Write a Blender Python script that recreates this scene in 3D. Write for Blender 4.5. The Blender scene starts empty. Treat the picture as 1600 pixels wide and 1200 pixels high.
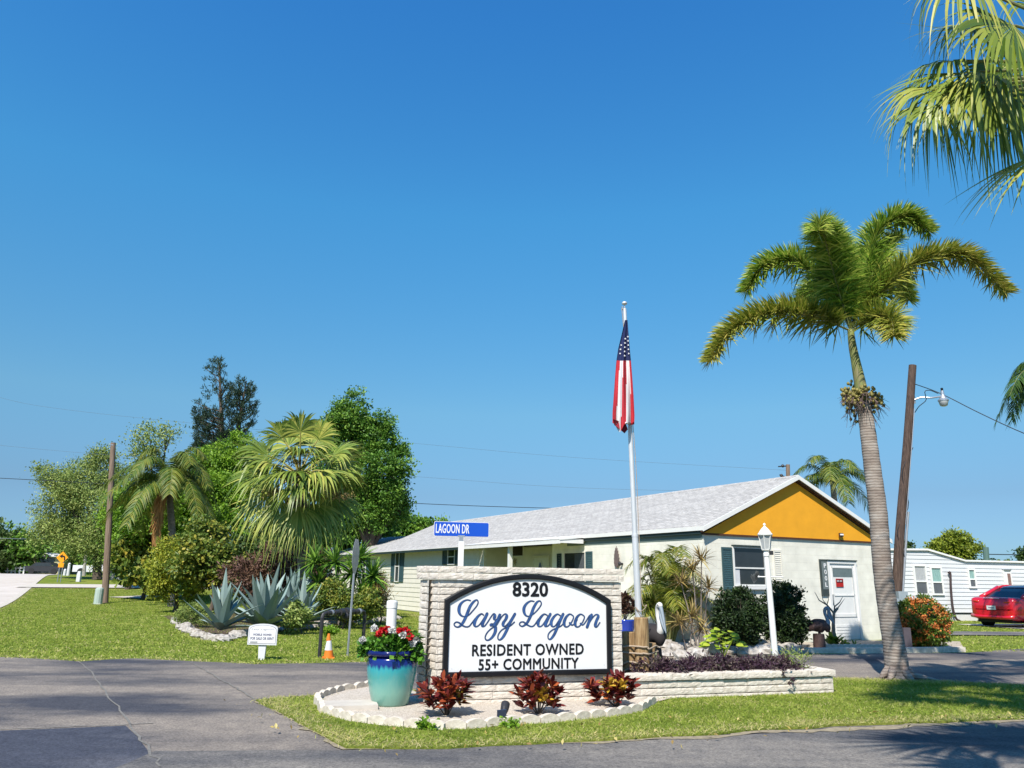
import bpy, math, random
import numpy as np
from mathutils import Vector, noise
R=math.radians
random.seed(7); rng=np.random.default_rng(7)
S=bpy.context.scene
# ---------------------------------------------------------------- camera
F=1200.; PITCH=R(14.2); ROLL=R(0.8); CH=1.5
cd=bpy.data.cameras.new('camera'); cam=bpy.data.objects.new('camera',cd); S.collection.objects.link(cam)
S.camera=cam; cd.sensor_fit='HORIZONTAL'; cd.sensor_width=36; cd.lens=27; cd.clip_start=.1; cd.clip_end=4000
fw=np.array([0,math.cos(PITCH),math.sin(PITCH)]); up0=np.array([0,-math.sin(PITCH),math.cos(PITCH)]); rt0=np.array([1.,0,0])
crt=rt0*math.cos(ROLL)+up0*math.sin(ROLL); cup=up0*math.cos(ROLL)-rt0*math.sin(ROLL)
from mathutils import Matrix
cam.matrix_world=Matrix(((crt[0],cup[0],-fw[0],0),(crt[1],cup[1],-fw[1],0),(crt[2],cup[2],-fw[2],CH),(0,0,0,1)))
# ---------------------------------------------------------------- world + sun
SUN_EL=R(50); SUN_AZ=R(199)           # azimuth clockwise from +Y
W=bpy.data.worlds.new('World'); S.world=W; W.use_nodes=True; nt=W.node_tree; nt.nodes.clear()
sky=nt.nodes.new('ShaderNodeTexSky'); sky.sky_type='NISHITA'; sky.sun_disc=False
sky.sun_elevation=SUN_EL; sky.sun_rotation=SUN_AZ; sky.air_density=1.25; sky.dust_density=0.1; sky.ozone_density=3.0
hs=nt.nodes.new('ShaderNodeHueSaturation'); hs.inputs['Saturation'].default_value=1.12
bg=nt.nodes.new('ShaderNodeBackground'); bg.inputs[1].default_value=.13
wo=nt.nodes.new('ShaderNodeOutputWorld')
EXPO=.75
tcw=nt.nodes.new('ShaderNodeTexCoord'); sxw=nt.nodes.new('ShaderNodeSeparateXYZ'); rw=nt.nodes.new('ShaderNodeValToRGB'); mw=nt.nodes.new('ShaderNodeMix'); mw.data_type='RGBA'; mw.blend_type='MULTIPLY'; mw.inputs[0].default_value=1
nt.links.new(tcw.outputs['Generated'],sxw.inputs[0]); nt.links.new(sxw.outputs['Z'],rw.inputs[0])   # clear Florida air: bluer, less white near the horizon
WR=[(.0,(.25,.50,1.05)),(.099,(.377,.531,.769)),(.205,(.579,.848,.927)),(.445,(.487,1.192,1.371)),(.64,(.382,1.116,1.544)),(1,(.36,1.0,1.5))]
while len(rw.color_ramp.elements)<6: rw.color_ramp.elements.new(.5)
for e,(p,c) in zip(rw.color_ramp.elements,WR): e.position=p; e.color=(*[q/2**EXPO for q in c],1)
nt.links.new(sky.outputs[0],hs.inputs['Color']); nt.links.new(hs.outputs[0],mw.inputs['A']); nt.links.new(rw.outputs[0],mw.inputs['B']); nt.links.new(mw.outputs['Result'],bg.inputs[0]); nt.links.new(bg.outputs[0],wo.inputs[0])
sl=bpy.data.lights.new('sun','SUN'); sl.energy=4.7; sl.angle=R(.5); sl.color=(1,.945,.86)
so=bpy.data.objects.new('sun',sl); S.collection.objects.link(so)
sd=Vector((math.sin(SUN_AZ)*math.cos(SUN_EL),math.cos(SUN_AZ)*math.cos(SUN_EL),math.sin(SUN_EL)))
so.rotation_euler=sd.to_track_quat('Z','Y').to_euler(); so.location=(0,-20,30)
S.view_settings.view_transform='Standard'; S.view_settings.look='None'; S.view_settings.exposure=EXPO; S.view_settings.gamma=1
# ---------------------------------------------------------------- helpers
def ray(px,py): return crt*(px-800)+cup*(600-py)+fw*F
def hz(x,y):
    a=min(max((y-34)/36,0),1); b=min(max((-6-x)/10,0),1)
    return 1.2*(a*a*(3-2*a))*(b*b*(3-2*b))
def G(px,py,z=0):                    # ground point seen at a pixel of the photograph
    d=ray(px,py); t=(z-CH)/d[2]; return np.array([0,0,CH])+d*t
def D(px,py,Y): d=ray(px,py); return np.array([0,0,CH])+d*(Y/d[1])
def PL(px,py,o,n):
    d=ray(px,py); C=np.array([0,0,CH]); return C+d*(np.dot(np.array(o)-C,n)/np.dot(d,n))
def srgb(h):
    h=h.lstrip('#'); c=[int(h[i:i+2],16)/255 for i in(0,2,4)]
    return tuple((x/12.92 if x<=.04045 else ((x+.055)/1.055)**2.4) for x in c)
ALB=.82
def mat(name,col,rough=.6,var=.12,scale=8,bump=0,bscale=40,metal=0,stops=None,tint=False,trans=0,spec=.3,stretch=None,coat=0,bdist=.01,detail=5):
    """procedural material: base colour from noise (or the per-leaf tint attribute), bump from noise"""
    m=bpy.data.materials.new(name); m.use_nodes=True; n=m.node_tree.nodes; l=m.node_tree.links
    b=n['Principled BSDF']; b.inputs['Roughness'].default_value=rough; b.inputs['Metallic'].default_value=metal
    b.inputs['Specular IOR Level'].default_value=spec; b.inputs['Coat Weight'].default_value=coat
    tc=n.new('ShaderNodeTexCoord'); mp=n.new('ShaderNodeMapping'); l.new(tc.outputs['Object'],mp.inputs[0])
    if stretch: mp.inputs['Scale'].default_value=stretch
    rp=n.new('ShaderNodeValToRGB'); rp.color_ramp.interpolation='LINEAR'
    if stops is None:
        stops=[(.25,tuple(c*(1-var) for c in col)),(.75,tuple(min(1,c*(1+var)) for c in col))]
    while len(rp.color_ramp.elements)<len(stops): rp.color_ramp.elements.new(.5)
    for e,(p,c) in zip(rp.color_ramp.elements,stops): e.position=p; e.color=(*[q*ALB for q in c[:3]],1)
    if tint:
        at=n.new('ShaderNodeAttribute'); at.attribute_name='tint'; l.new(at.outputs['Fac'],rp.inputs[0])
    else:
        nz=n.new('ShaderNodeTexNoise'); nz.inputs['Scale'].default_value=scale; nz.inputs['Detail'].default_value=detail; nz.inputs['Roughness'].default_value=.6
        l.new(mp.outputs[0],nz.inputs['Vector']); l.new(nz.outputs['Fac'],rp.inputs[0])
    l.new(rp.outputs[0],b.inputs['Base Color'])
    if bump:
        nb=n.new('ShaderNodeTexNoise'); nb.inputs['Scale'].default_value=bscale; nb.inputs['Detail'].default_value=6
        l.new(mp.outputs[0],nb.inputs['Vector']); bp=n.new('ShaderNodeBump'); bp.inputs['Strength'].default_value=bump; bp.inputs['Distance'].default_value=bdist
        l.new(nb.outputs['Fac'],bp.inputs['Height']); l.new(bp.outputs[0],b.inputs['Normal'])
    if trans:
        tr=n.new('ShaderNodeBsdfTranslucent'); l.new(rp.outputs[0],tr.inputs[0]); mx=n.new('ShaderNodeMixShader'); mx.inputs[0].default_value=trans
        o=n['Material Output']; l.new(b.outputs[0],mx.inputs[1]); l.new(tr.outputs[0],mx.inputs[2]); l.new(mx.outputs[0],o.inputs[0])
    return m
class MB:
    def __init__(s): s.v=[]; s.f=[]; s.t=[]; s.m=[]; s.n=0
    def add(s,v,f,t=.5,mi=0):
        v=np.asarray(v,float); s.v.append(v); k=len(v)
        s.t.append(np.full(k,t) if np.isscalar(t) else np.asarray(t,float))
        fa=[np.asarray(x,int) for x in f] if not isinstance(f,np.ndarray) else f
        if isinstance(fa,np.ndarray): s.f.append(('a',fa+s.n)); s.m.append(np.full(len(fa),mi))
        else: s.f.append(('l',[x+s.n for x in fa])); s.m.append(np.full(len(fa),mi))
        s.n+=k; return s
    def box(s,c,d,rz=0,t=.5,mi=0,M=None):
        x,y,z=[q/2 for q in d]
        v=np.array([(-x,-y,-z),(x,-y,-z),(x,y,-z),(-x,y,-z),(-x,-y,z),(x,-y,z),(x,y,z),(-x,y,z)])
        if rz: v=rotz(v,rz)
        if M is not None: v=v@np.array(M).T
        return s.add(v+np.array(c),np.array([(0,3,2,1),(4,5,6,7),(0,1,5,4),(1,2,6,5),(2,3,7,6),(3,0,4,7)]),t,mi)
    def tube(s,pts,rad,n=8,t=.5,mi=0,cap=True):
        P=np.asarray(pts,float); k=len(P); rad=np.full(k,rad) if np.isscalar(rad) else np.asarray(rad,float)
        T=np.gradient(P,axis=0); T/=np.linalg.norm(T,axis=1)[:,None]+1e-9
        ref=np.array([0,0,1.]) if abs(T[0][2])<.9 else np.array([1.,0,0])
        V=[]; u=np.cross(ref,T[0]); u/=np.linalg.norm(u)
        for i in range(k):
            u=u-T[i]*np.dot(u,T[i]); u/=np.linalg.norm(u)+1e-9; w=np.cross(T[i],u)
            a=np.linspace(0,2*np.pi,n,endpoint=False)
            V.append(P[i]+rad[i]*(np.cos(a)[:,None]*u+np.sin(a)[:,None]*w))
        V=np.concatenate(V); f=[]
        for i in range(k-1):
            for j in range(n): a=i*n+j; b=i*n+(j+1)%n; f.append((a,b,b+n,a+n))
        if cap: f.append(tuple(range(n-1,-1,-1))); f.append(tuple((k-1)*n+j for j in range(n)))
        return s.add(V,f,t,mi)
    def lathe(s,c,prof,n=24,t=.5,mi=0):
        V=[];f=[]
        for r,z in prof:
            for j in range(n): a=2*np.pi*j/n; V.append((c[0]+r*math.cos(a),c[1]+r*math.sin(a),c[2]+z))
        for i in range(len(prof)-1):
            for j in range(n): a=i*n+j; b=i*n+(j+1)%n; f.append((a,b,b+n,a+n))
        f.append(tuple(range(n-1,-1,-1))); f.append(tuple((len(prof)-1)*n+j for j in range(n)))
        return s.add(V,f,t,mi)
    def prism(s,poly,o,U,V,N,h,t=.5,mi=0):      # polygon in plane (o,U,V) extruded along N
        o,U,V,N=[np.asarray(q,float) for q in(o,U,V,N)]; k=len(poly)
        a=np.array([o+U*x+V*y for x,y in poly]); b=a+N*h
        f=[tuple(range(k-1,-1,-1)),tuple(range(k,2*k))]+[(i,(i+1)%k,(i+1)%k+k,i+k) for i in range(k)]
        return s.add(np.concatenate([a,b]),f,t,mi)
    def ball(s,c,r,seg=10,ring=7,t=.5,mi=0,jit=0):
        r=np.full(3,r) if np.isscalar(r) else np.array(r); V=[];f=[]
        for i in range(ring+1):
            th=np.pi*i/ring
            for j in range(seg):
                ph=2*np.pi*j/seg; q=np.array([math.sin(th)*math.cos(ph),math.sin(th)*math.sin(ph),math.cos(th)])
                V.append(np.array(c)+q*r*(1+(jit*(random.random()-.5) if 0<i<ring else 0)))
        for i in range(ring):
            for j in range(seg): a=i*seg+j;b=i*seg+(j+1)%seg; f.append((a,a+seg,b+seg,b))
        return s.add(V,f,t,mi)
    def build(s,name,mats,parent=None,loc=None,smooth=False,label=None):
        if not isinstance(mats,(list,tuple)): mats=[mats]
        V=np.concatenate(s.v) if s.v else np.zeros((0,3))
        off=np.array(loc if loc is not None else (ROOT.get(parent.name,(0,0,0)) if parent else (0,0,0)),float)
        idx=[];tot=[]
        for k,f in s.f:
            if k=='a': idx.append(f.ravel()); tot.append(np.full(len(f),f.shape[1]))
            else:
                for x in f: idx.append(x); 
                tot.append(np.array([len(x) for x in f]))
        idx=np.concatenate(idx); tot=np.concatenate(tot)
        me=bpy.data.meshes.new(name); me.vertices.add(len(V)); me.vertices.foreach_set('co',(V-off).ravel())
        me.loops.add(len(idx)); me.loops.foreach_set('vertex_index',idx.astype(np.int32))
        me.polygons.add(len(tot)); st=np.concatenate([[0],np.cumsum(tot)[:-1]])
        me.polygons.foreach_set('loop_start',st.astype(np.int32)); me.polygons.foreach_set('loop_total',tot.astype(np.int32))
        me.polygons.foreach_set('material_index',np.concatenate(s.m).astype(np.int32))
        me.polygons.foreach_set('use_smooth',np.full(len(tot),bool(smooth)))
        me.update(calc_edges=True)
        at=me.attributes.new('tint','FLOAT','POINT'); at.data.foreach_set('value',np.concatenate(s.t).astype(np.float32))
        me.validate()
        for m in mats: me.materials.append(m)
        o=bpy.data.objects.new(name,me); S.collection.objects.link(o)
        if parent: o.parent=parent; ROOT[o.name]=tuple(off)
        else: o.location=off; ROOT[o.name]=tuple(off)
        if label: o['label']=label
        return o
ROOT={}
def rotz(v,a):
    c,s_=math.cos(a),math.sin(a); v=np.asarray(v,float); return np.stack([v[:,0]*c-v[:,1]*s_,v[:,0]*s_+v[:,1]*c,v[:,2]],1)
def tag(o,label=None,cat=None,group=None,kind=None):
    if label:o['label']=label
    if cat:o['category']=cat
    if group:o['group']=group
    if kind:o['kind']=kind
    return o
def thing(name,label,cat,loc,group=None):
    o=bpy.data.objects.new(name,None); S.collection.objects.link(o); o.location=tuple(loc); o.empty_display_size=.1
    ROOT[o.name]=tuple(loc); return tag(o,label,cat,group)
def copy_tree(o,loc=None,rz=None,sc=None,label=None):
    def rec(q,par):
        c=q.copy(); S.collection.objects.link(c)
        if par: c.parent=par
        for ch in q.children: rec(ch,c)
        return c
    c=rec(o,None)
    if loc is not None:c.location=tuple(loc)
    if rz is not None:c.rotation_euler.z=rz
    if sc is not None:c.scale=(sc,sc,sc) if np.isscalar(sc) else sc
    if label:c['label']=label
    return c
def catmull(P,n=24):
    P=np.asarray(P,float); P=np.vstack([2*P[0]-P[1],P,2*P[-1]-P[-2]]); out=[]
    seg=len(P)-3
    for q in np.linspace(0,seg-1e-6,n):
        i=int(q);t=q-i;a,b,c,d=P[i:i+4]
        out.append(.5*((2*b)+(-a+c)*t+(2*a-5*b+4*c-d)*t*t+(-a+3*b-3*c+d)*t**3))
    return np.array(out)
def nrm(a): return a/(np.linalg.norm(a,axis=-1,keepdims=True)+1e-9)
def strips(mb,P,Dr,N,L,Wd,droop=.3,prof=(.35,1,.8,.05),tint=None,mi=0,curl=None):
    """many leaf blades at once: base P, direction Dr, face normal N, length, width"""
    P=np.asarray(P,float);n=len(P);L=np.broadcast_to(L,(n,));Wd=np.broadcast_to(Wd,(n,));droop=np.broadcast_to(droop,(n,))
    Dr=nrm(np.asarray(Dr,float));N=np.asarray(N,float);side=nrm(np.cross(Dr,N)); k=len(prof)-1
    V=np.zeros((n,k+1,2,3))
    for j,w in enumerate(prof):
        t=j/k; c=P+Dr*(L*t)[:,None]; c[:,2]-=droop*L*t*t
        V[:,j,0]=c-side*(Wd*w/2)[:,None]; V[:,j,1]=c+side*(Wd*w/2)[:,None]
    base=(np.arange(n)*(k+1)*2)[:,None,None]+(np.arange(k)*2)[None,:,None]
    f=(base+np.array([0,1,3,2])[None,None,:]).reshape(-1,4)
    if tint is None: tint=rng.random(n)
    mb.add(V.reshape(-1,3),f,np.repeat(np.broadcast_to(tint,(n,)),(k+1)*2),mi)
def leaves(mb,P,size,out=None,flat=.5,tint=None,asp=.55,mi=0):
    """folded diamond leaves scattered at P"""
    n=len(P); d=nrm(rng.normal(size=(n,3))+(0 if out is None else out*.9)); nn=nrm(rng.normal(size=(n,3))+np.array([0,-.35,flat*1.4])+(0 if out is None else out*.5))
    sd=nrm(np.cross(d,nn)); s_=size*(.6+.8*rng.random(n))[:,None]; up=nrm(np.cross(sd,d))
    V=np.stack([P,P+d*s_*.5-sd*s_*asp/2+up*s_*.08,P+d*s_,P+d*s_*.5+sd*s_*asp/2+up*s_*.08],1)
    b=(np.arange(n)*4)[:,None]
    f=(b+np.array([0,1,2,3])[None]).reshape(-1,4)
    if tint is None: tint=rng.random(n)
    mb.add(V.reshape(-1,3),f,np.repeat(tint,4),mi)
def cloud(mb,blobs,n,size,clump=.35,shell=.55,asp=.55,flat=.5,per=26,tr=(0,1)):
    vol=np.array([b[1][0]*b[1][1]*b[1][2] for b in blobs])**.67; vol/=vol.sum()
    for (c,r),w in zip(blobs,vol):
        m=max(3,int(n*w/per)); d=nrm(rng.normal(size=(m,3))); rad=(shell+(1-shell)*rng.random(m)**.6)
        rad*=1+.16*np.array([noise.noise(Vector(tuple(q*2.3+np.array(c)))) for q in d])*2
        cc=np.array(c)+d*rad[:,None]*np.array(r); ct=rng.random(m)
        cs=clump*(.5+rng.random(m))
        P=np.repeat(cc,per,0)+rng.normal(size=(m*per,3))*np.repeat(cs,per)[:,None]*np.array([1,1,.7])*.55
        o=np.repeat(d,per,0)
        t=tr[0]+(tr[1]-tr[0])*np.clip(np.repeat(ct,per)*.6+rng.random(m*per)*.4,0,1)
        leaves(mb,P,size,o,flat,t,asp)
# ---------------------------------------------------------------- materials
def leafmat(name,a,b,c,rough=.55,trans=.25,spec=.3,extra=None):
    g=1.18 if name in ('mid_green_leaf','bright_green_leaf','fan_palm_leaf','queen_palm_leaflet','grey_green_leaf','foxtail_leaflet','dark_green_leaf') else 1
    a,b,c=[tuple(q*g for q in w) for w in (a,b,c)]
    st=[(.05,a),(.5,b),(.92,c)]
    if extra: st.append((.99,extra))
    return mat(name,b,rough,stops=st,tint=True,trans=trans,spec=spec)
M=dict(
 white=mat('white_paint',(.82,.81,.77),.45,.05,6,.15,60),
 siding_white=mat('white_siding',(.66,.665,.67),.5,.05,2,.1,30),
 cream=mat('cream_block_paint',(.60,.61,.46),.8,.06,3,.35,18,bdist=.02),
 cream_side=mat('cream_siding_paint',(.78,.745,.64),.6,.06,3,.15,40),
 orange=mat('orange_stucco',(.85,.385,.02),.75,.08,2.5,.3,30),
 dkgreen=mat('dark_green_trim',(.025,.045,.045),.5,.1,10),
 shutter=mat('slate_green_paint',(.045,.095,.105),.5,.12,8),
 shingle=mat('grey_shingle',(.36,.37,.38),.9,.25,5,.3,60,stretch=(1,1,1)),
 glass=mat('dark_window_glass',(.03,.035,.04),.08,.2,3,spec=.7),
 glass2=mat('curtained_glass',(.26,.42,.38),.15,.3,5,spec=.6,stretch=(8,8,1)),
 screen=mat('window_screen',(.11,.12,.13),.6,.2,4),
 curtain=mat('pale_curtain',(.42,.43,.43),.7,.2,9,stretch=(4,4,.6)),
 red=mat('red_sign_paint',(.5,.02,.02),.4,.1,8),
 greyboard=mat('grey_board',(.12,.15,.145),.6,.1,8),
 black=mat('black_paint',(.012,.012,.014),.35,.15,9),
 blackpvc=mat('dark_pipe_metal',(.035,.035,.038),.4,.25,14,.1,40),
 galv=mat('galvanised_steel',(.45,.47,.5),.38,.12,7,.05,30,metal=.6),
 alu=mat('brushed_aluminium',(.72,.73,.74),.42,.06,6,metal=.35),
 block=mat('split_face_block',(.50,.465,.40),.9,stops=[(.3,(.56,.49,.41)),(.55,(.72,.65,.56)),(.75,(.82,.77,.69))],bump=.6,bscale=70,bdist=.012,scale=14),
 mortar=mat('mortar',(.20,.17,.14),.95,.2,30,.3,80),
 conc=mat('pale_concrete',(.55,.50,.43),.85,.14,6,.35,70),
 edging=mat('cast_edging_concrete',(.50,.46,.39),.9,stops=[(.3,(.52,.45,.36)),(.6,(.72,.65,.54)),(.8,(.80,.74,.64))],bump=.5,bscale=50,scale=10),
 roadc=mat('concrete_road',(.40,.37,.34),.85,stops=[(.3,(.50,.44,.38)),(.7,(.62,.56,.50))],bump=.2,bscale=40,scale=.7),
 rock=mat('white_shell_rock',(.56,.53,.48),.9,stops=[(.32,(.20,.17,.14)),(.47,(.42,.38,.33)),(.75,(.60,.57,.52))],bump=.8,bscale=14,bdist=.03,scale=9),
 darkrock=mat('brown_rock',(.28,.22,.18),.9,.35,9,.8,14,bdist=.03),
 piling=mat('weathered_piling_wood',(.24,.17,.09),.85,stops=[(.3,(.17,.095,.045)),(.5,(.34,.22,.105)),(.75,(.47,.34,.19))],bump=.6,bscale=26,scale=14,stretch=(3,3,.35)),
 pole=mat('old_utility_wood',(.09,.06,.045),.9,stops=[(.3,(.035,.025,.02)),(.5,(.085,.055,.042)),(.75,(.16,.11,.085))],bump=.5,bscale=22,scale=9,stretch=(4,4,.25)),
 pole2=mat('pale_utility_wood',(.24,.17,.12),.9,stops=[(.3,(.15,.10,.07)),(.75,(.30,.22,.165))],bump=.4,bscale=18,scale=5,stretch=(4,4,.25)),
 rope=mat('faded_rope',(.42,.33,.24),.9,.2,50,.8,120),
 pedestal=mat('pale_green_plastic',(.42,.50,.44),.5,.06,5),
 signblue=mat('blue_sign_sheet',(.012,.085,.52),.35,.04,3),
 signwhite=mat('white_sign_sheet',(.80,.795,.785),.35,.03,2),
 oldwhite=mat('old_white_sign',(.66,.66,.67),.55,.08,8),
 letterblue=mat('blue_letter_paint',(.028,.075,.21),.45,stops=[(.35,(.028,.07,.20)),(.65,(.045,.115,.31))],scale=12),
 letteredge=mat('dark_letter_edge',(.02,.025,.04),.5),
 cone=mat('orange_cone_rubber',(.75,.20,.02),.5,.12,9),
 amber=mat('amber_sign_sheet',(.85,.33,.01),.45,.04,4),
 bark=mat('palm_bark',(.2,.17,.15),.9,stops=[(.3,(.13,.105,.09)),(.55,(.23,.195,.17)),(.8,(.34,.31,.28))],bump=.5,bscale=18,scale=5,stretch=(1,1,3)),
 shaft=mat('green_crownshaft',(.20,.20,.09),.6,stops=[(.3,(.25,.2,.13)),(.5,(.20,.22,.07)),(.75,(.30,.33,.12))],scale=5,stretch=(2,2,.5)),
 wood=mat('tree_bark',(.11,.085,.065),.9,.3,9,.6,20,stretch=(2,2,.5)),
 dead=mat('dead_frond',(.34,.24,.13),.8,stops=[(.2,(.22,.14,.07)),(.8,(.42,.30,.17))],tint=True,trans=.1),
 deadorange=mat('orange_dead_frond',(.42,.18,.05),.8,stops=[(.2,(.34,.13,.04)),(.8,(.5,.27,.10))],tint=True,trans=.1),
 mulch=mat('dark_mulch',(.10,.065,.045),.95,.5,25,.8,60,bdist=.02),
 seed=mat('green_palm_fruit',(.24,.20,.05),.45,stops=[(.3,(.14,.13,.03)),(.7,(.34,.28,.08))],scale=9),
 stalk=mat('fruit_stalk',(.16,.11,.10),.8,.2,9),
 carred=mat('red_car_paint',(.60,.010,.022),.22,.03,3,coat=.8,spec=.5),
 tyre=mat('tyre_rubber',(.02,.02,.02),.8,.1,9),
 lampglass=mat('clear_lamp_glass',(.5,.52,.52),.12,.2,7,spec=.7),
 taillight=mat('tail_light_plastic',(.6,.03,.02),.15,.1,9,spec=.7),
 pelwhite=mat('white_statue_paint',(.66,.65,.62),.6,.1,9),
 pelgrey=mat('grey_statue_paint',(.28,.33,.38),.6,.15,9),
 pelbrown=mat('dark_brown_statue_paint',(.075,.045,.04),.7,.3,9,.3,30),
 blueglaze=mat('cobalt_glaze',(.012,.045,.36),.15,.15,5,spec=.6),
 brownmetal=mat('brown_metal_art',(.16,.12,.11),.6,.2,9),
 wire=mat('black_cable',(.015,.016,.02),.6),
 faintwire=mat('grey_cable',(.12,.15,.18),.6),
)
# foliage palettes
L=dict(
 grass=leafmat('grass_blade',(.13,.21,.02),(.32,.41,.05),(.52,.52,.14),.7,.35,extra=(.62,.53,.26)),
 foxtail=leafmat('foxtail_leaflet',(.04,.11,.015),(.19,.32,.03),(.55,.56,.12),.38,.3),
 foxyellow=leafmat('foxtail_yellow_leaflet',(.09,.17,.02),(.28,.33,.04),(.58,.50,.11),.5,.25),
 fan=leafmat('fan_palm_leaf',(.055,.10,.015),(.17,.235,.035),(.42,.41,.09),.4,.22),
 fandark=leafmat('fan_palm_front_leaf',(.07,.13,.015),(.24,.31,.035),(.50,.47,.10),.4,.25),
 queen=leafmat('queen_palm_leaflet',(.035,.08,.012),(.08,.14,.02),(.22,.22,.03),.5,.25),
 areca=leafmat('areca_leaflet',(.07,.12,.015),(.18,.23,.025),(.38,.33,.05),.45,.3),
 drac=leafmat('dracaena_leaf',(.22,.15,.08),(.34,.24,.08),(.45,.36,.12),.5,.2),
 oak=leafmat('grey_green_leaf',(.08,.14,.025),(.21,.28,.06),(.38,.42,.13),.6,.2),
 bright=leafmat('bright_green_leaf',(.07,.16,.01),(.16,.30,.018),(.30,.44,.04),.5,.3),
 green=leafmat('mid_green_leaf',(.03,.085,.010),(.09,.20,.02),(.22,.36,.045),.5,.25),
 dark=leafmat('dark_green_leaf',(.02,.045,.012),(.042,.08,.018),(.08,.13,.03),.5,.15),
 pine=leafmat('pine_needle',(.018,.045,.025),(.035,.07,.035),(.06,.10,.045),.6,.1),
 far=leafmat('far_tree_leaf',(.045,.085,.02),(.085,.14,.03),(.15,.21,.05),.6,.2),
 yellow=leafmat('yellow_green_leaf',(.13,.19,.02),(.32,.36,.03),(.60,.50,.05),.5,.25),
 seagrape=leafmat('sea_grape_leaf',(.06,.12,.02),(.17,.24,.035),(.50,.42,.06),.45,.25,extra=(.62,.28,.04)),
 bronze=leafmat('bronze_leaf',(.09,.05,.04),(.17,.09,.06),(.26,.16,.09),.5,.15),
 shrub=leafmat('clipped_shrub_leaf',(.009,.022,.006),(.020,.042,.010),(.045,.08,.016),.5,.1),
 lime=leafmat('lime_leaf',(.18,.30,.02),(.34,.46,.03),(.48,.56,.06),.45,.3),
 purple=leafmat('purple_groundcover_leaf',(.025,.010,.02),(.065,.03,.05),(.16,.13,.10),.5,.1,extra=(.22,.30,.10)),
 croton=leafmat('croton_leaf',(.045,.010,.014),(.20,.028,.024),(.56,.15,.035),.35,.15,extra=(.60,.46,.05)),
 agave=leafmat('agave_leaf',(.17,.25,.22),(.24,.33,.30),(.33,.42,.38),.5,.05),
 ixora=leafmat('ixora_leaf',(.05,.10,.012),(.10,.17,.02),(.18,.25,.03),.45,.2),
 ixflower=leafmat('ixora_flower',(.42,.10,.02),(.62,.17,.03),(.70,.30,.08),.5,.15),
 geran=leafmat('geranium_leaf',(.04,.13,.01),(.09,.24,.02),(.18,.36,.04),.5,.25),
 redpet=leafmat('red_petal',(.45,.005,.01),(.62,.01,.015),(.70,.03,.03),.5,.2),
 whitepet=leafmat('white_petal',(.6,.58,.52),(.72,.70,.66),(.78,.77,.74),.5,.2),
 strappy=leafmat('strap_leaf',(.05,.12,.01),(.12,.22,.02),(.28,.36,.05),.5,.25),
)
# ---------------------------------------------------------------- special materials
def asphalt(name,dark,light,bias,seed):
    m=bpy.data.materials.new(name); m.use_nodes=True; n=m.node_tree.nodes; l=m.node_tree.links; b=n['Principled BSDF']
    b.inputs['Roughness'].default_value=.85; b.inputs['Specular IOR Level'].default_value=.25
    tc=n.new('ShaderNodeTexCoord')
    def noise_(scale,det,st,rough=.55,off=0):
        mp=n.new('ShaderNodeMapping'); mp.inputs['Scale'].default_value=st; mp.inputs['Location'].default_value=(seed+off,seed*2,0); l.new(tc.outputs['Object'],mp.inputs[0])
        z=n.new('ShaderNodeTexNoise'); z.inputs['Scale'].default_value=scale; z.inputs['Detail'].default_value=det; z.inputs['Roughness'].default_value=rough
        l.new(mp.outputs[0],z.inputs['Vector']); return z
    a=noise_(.55,5,(.45,1.25,1)); r=n.new('ShaderNodeValToRGB'); l.new(a.outputs['Fac'],r.inputs[0])
    r.color_ramp.elements[0].position=bias-.09; r.color_ramp.elements[0].color=(*dark,1)
    r.color_ramp.elements[1].position=bias+.12; r.color_ramp.elements[1].color=(*light,1)
    f=noise_(45,4,(1,1,1),.8,3); r2=n.new('ShaderNodeValToRGB'); l.new(f.outputs['Fac'],r2.inputs[0])
    r2.color_ramp.elements[0].position=.3; r2.color_ramp.elements[0].color=(.45,.45,.46,1); r2.color_ramp.elements[1].position=.70; r2.color_ramp.elements[1].color=(1.85,1.83,1.78,1)
    mx=n.new('ShaderNodeMix'); mx.data_type='RGBA'; mx.blend_type='MULTIPLY'; mx.inputs[0].default_value=1
    l.new(r.outputs[0],mx.inputs['A']); l.new(r2.outputs[0],mx.inputs['B'])
    g=noise_(5,6,(1,1,1),.7,9); r3=n.new('ShaderNodeValToRGB'); l.new(g.outputs['Fac'],r3.inputs[0])
    r3.color_ramp.elements[0].position=.35; r3.color_ramp.elements[0].color=(.82,.82,.84,1); r3.color_ramp.elements[1].position=.7; r3.color_ramp.elements[1].color=(1.2,1.19,1.16,1)
    m2=n.new('ShaderNodeMix'); m2.data_type='RGBA'; m2.blend_type='MULTIPLY'; m2.inputs[0].default_value=1
    l.new(mx.outputs['Result'],m2.inputs['A']); l.new(r3.outputs[0],m2.inputs['B']); l.new(m2.outputs['Result'],b.inputs['Base Color'])
    bp=n.new('ShaderNodeBump'); bp.inputs['Strength'].default_value=.5; bp.inputs['Distance'].default_value=.012; l.new(f.outputs['Fac'],bp.inputs['Height']); l.new(bp.outputs[0],b.inputs['Normal'])
    return m
M['asphalt']=asphalt('asphalt',(.043,.044,.053),(.178,.154,.130),.45,1.7)
M['street']=asphalt('street_asphalt',(.052,.053,.060),(.15,.138,.124),.45,5.2)
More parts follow.
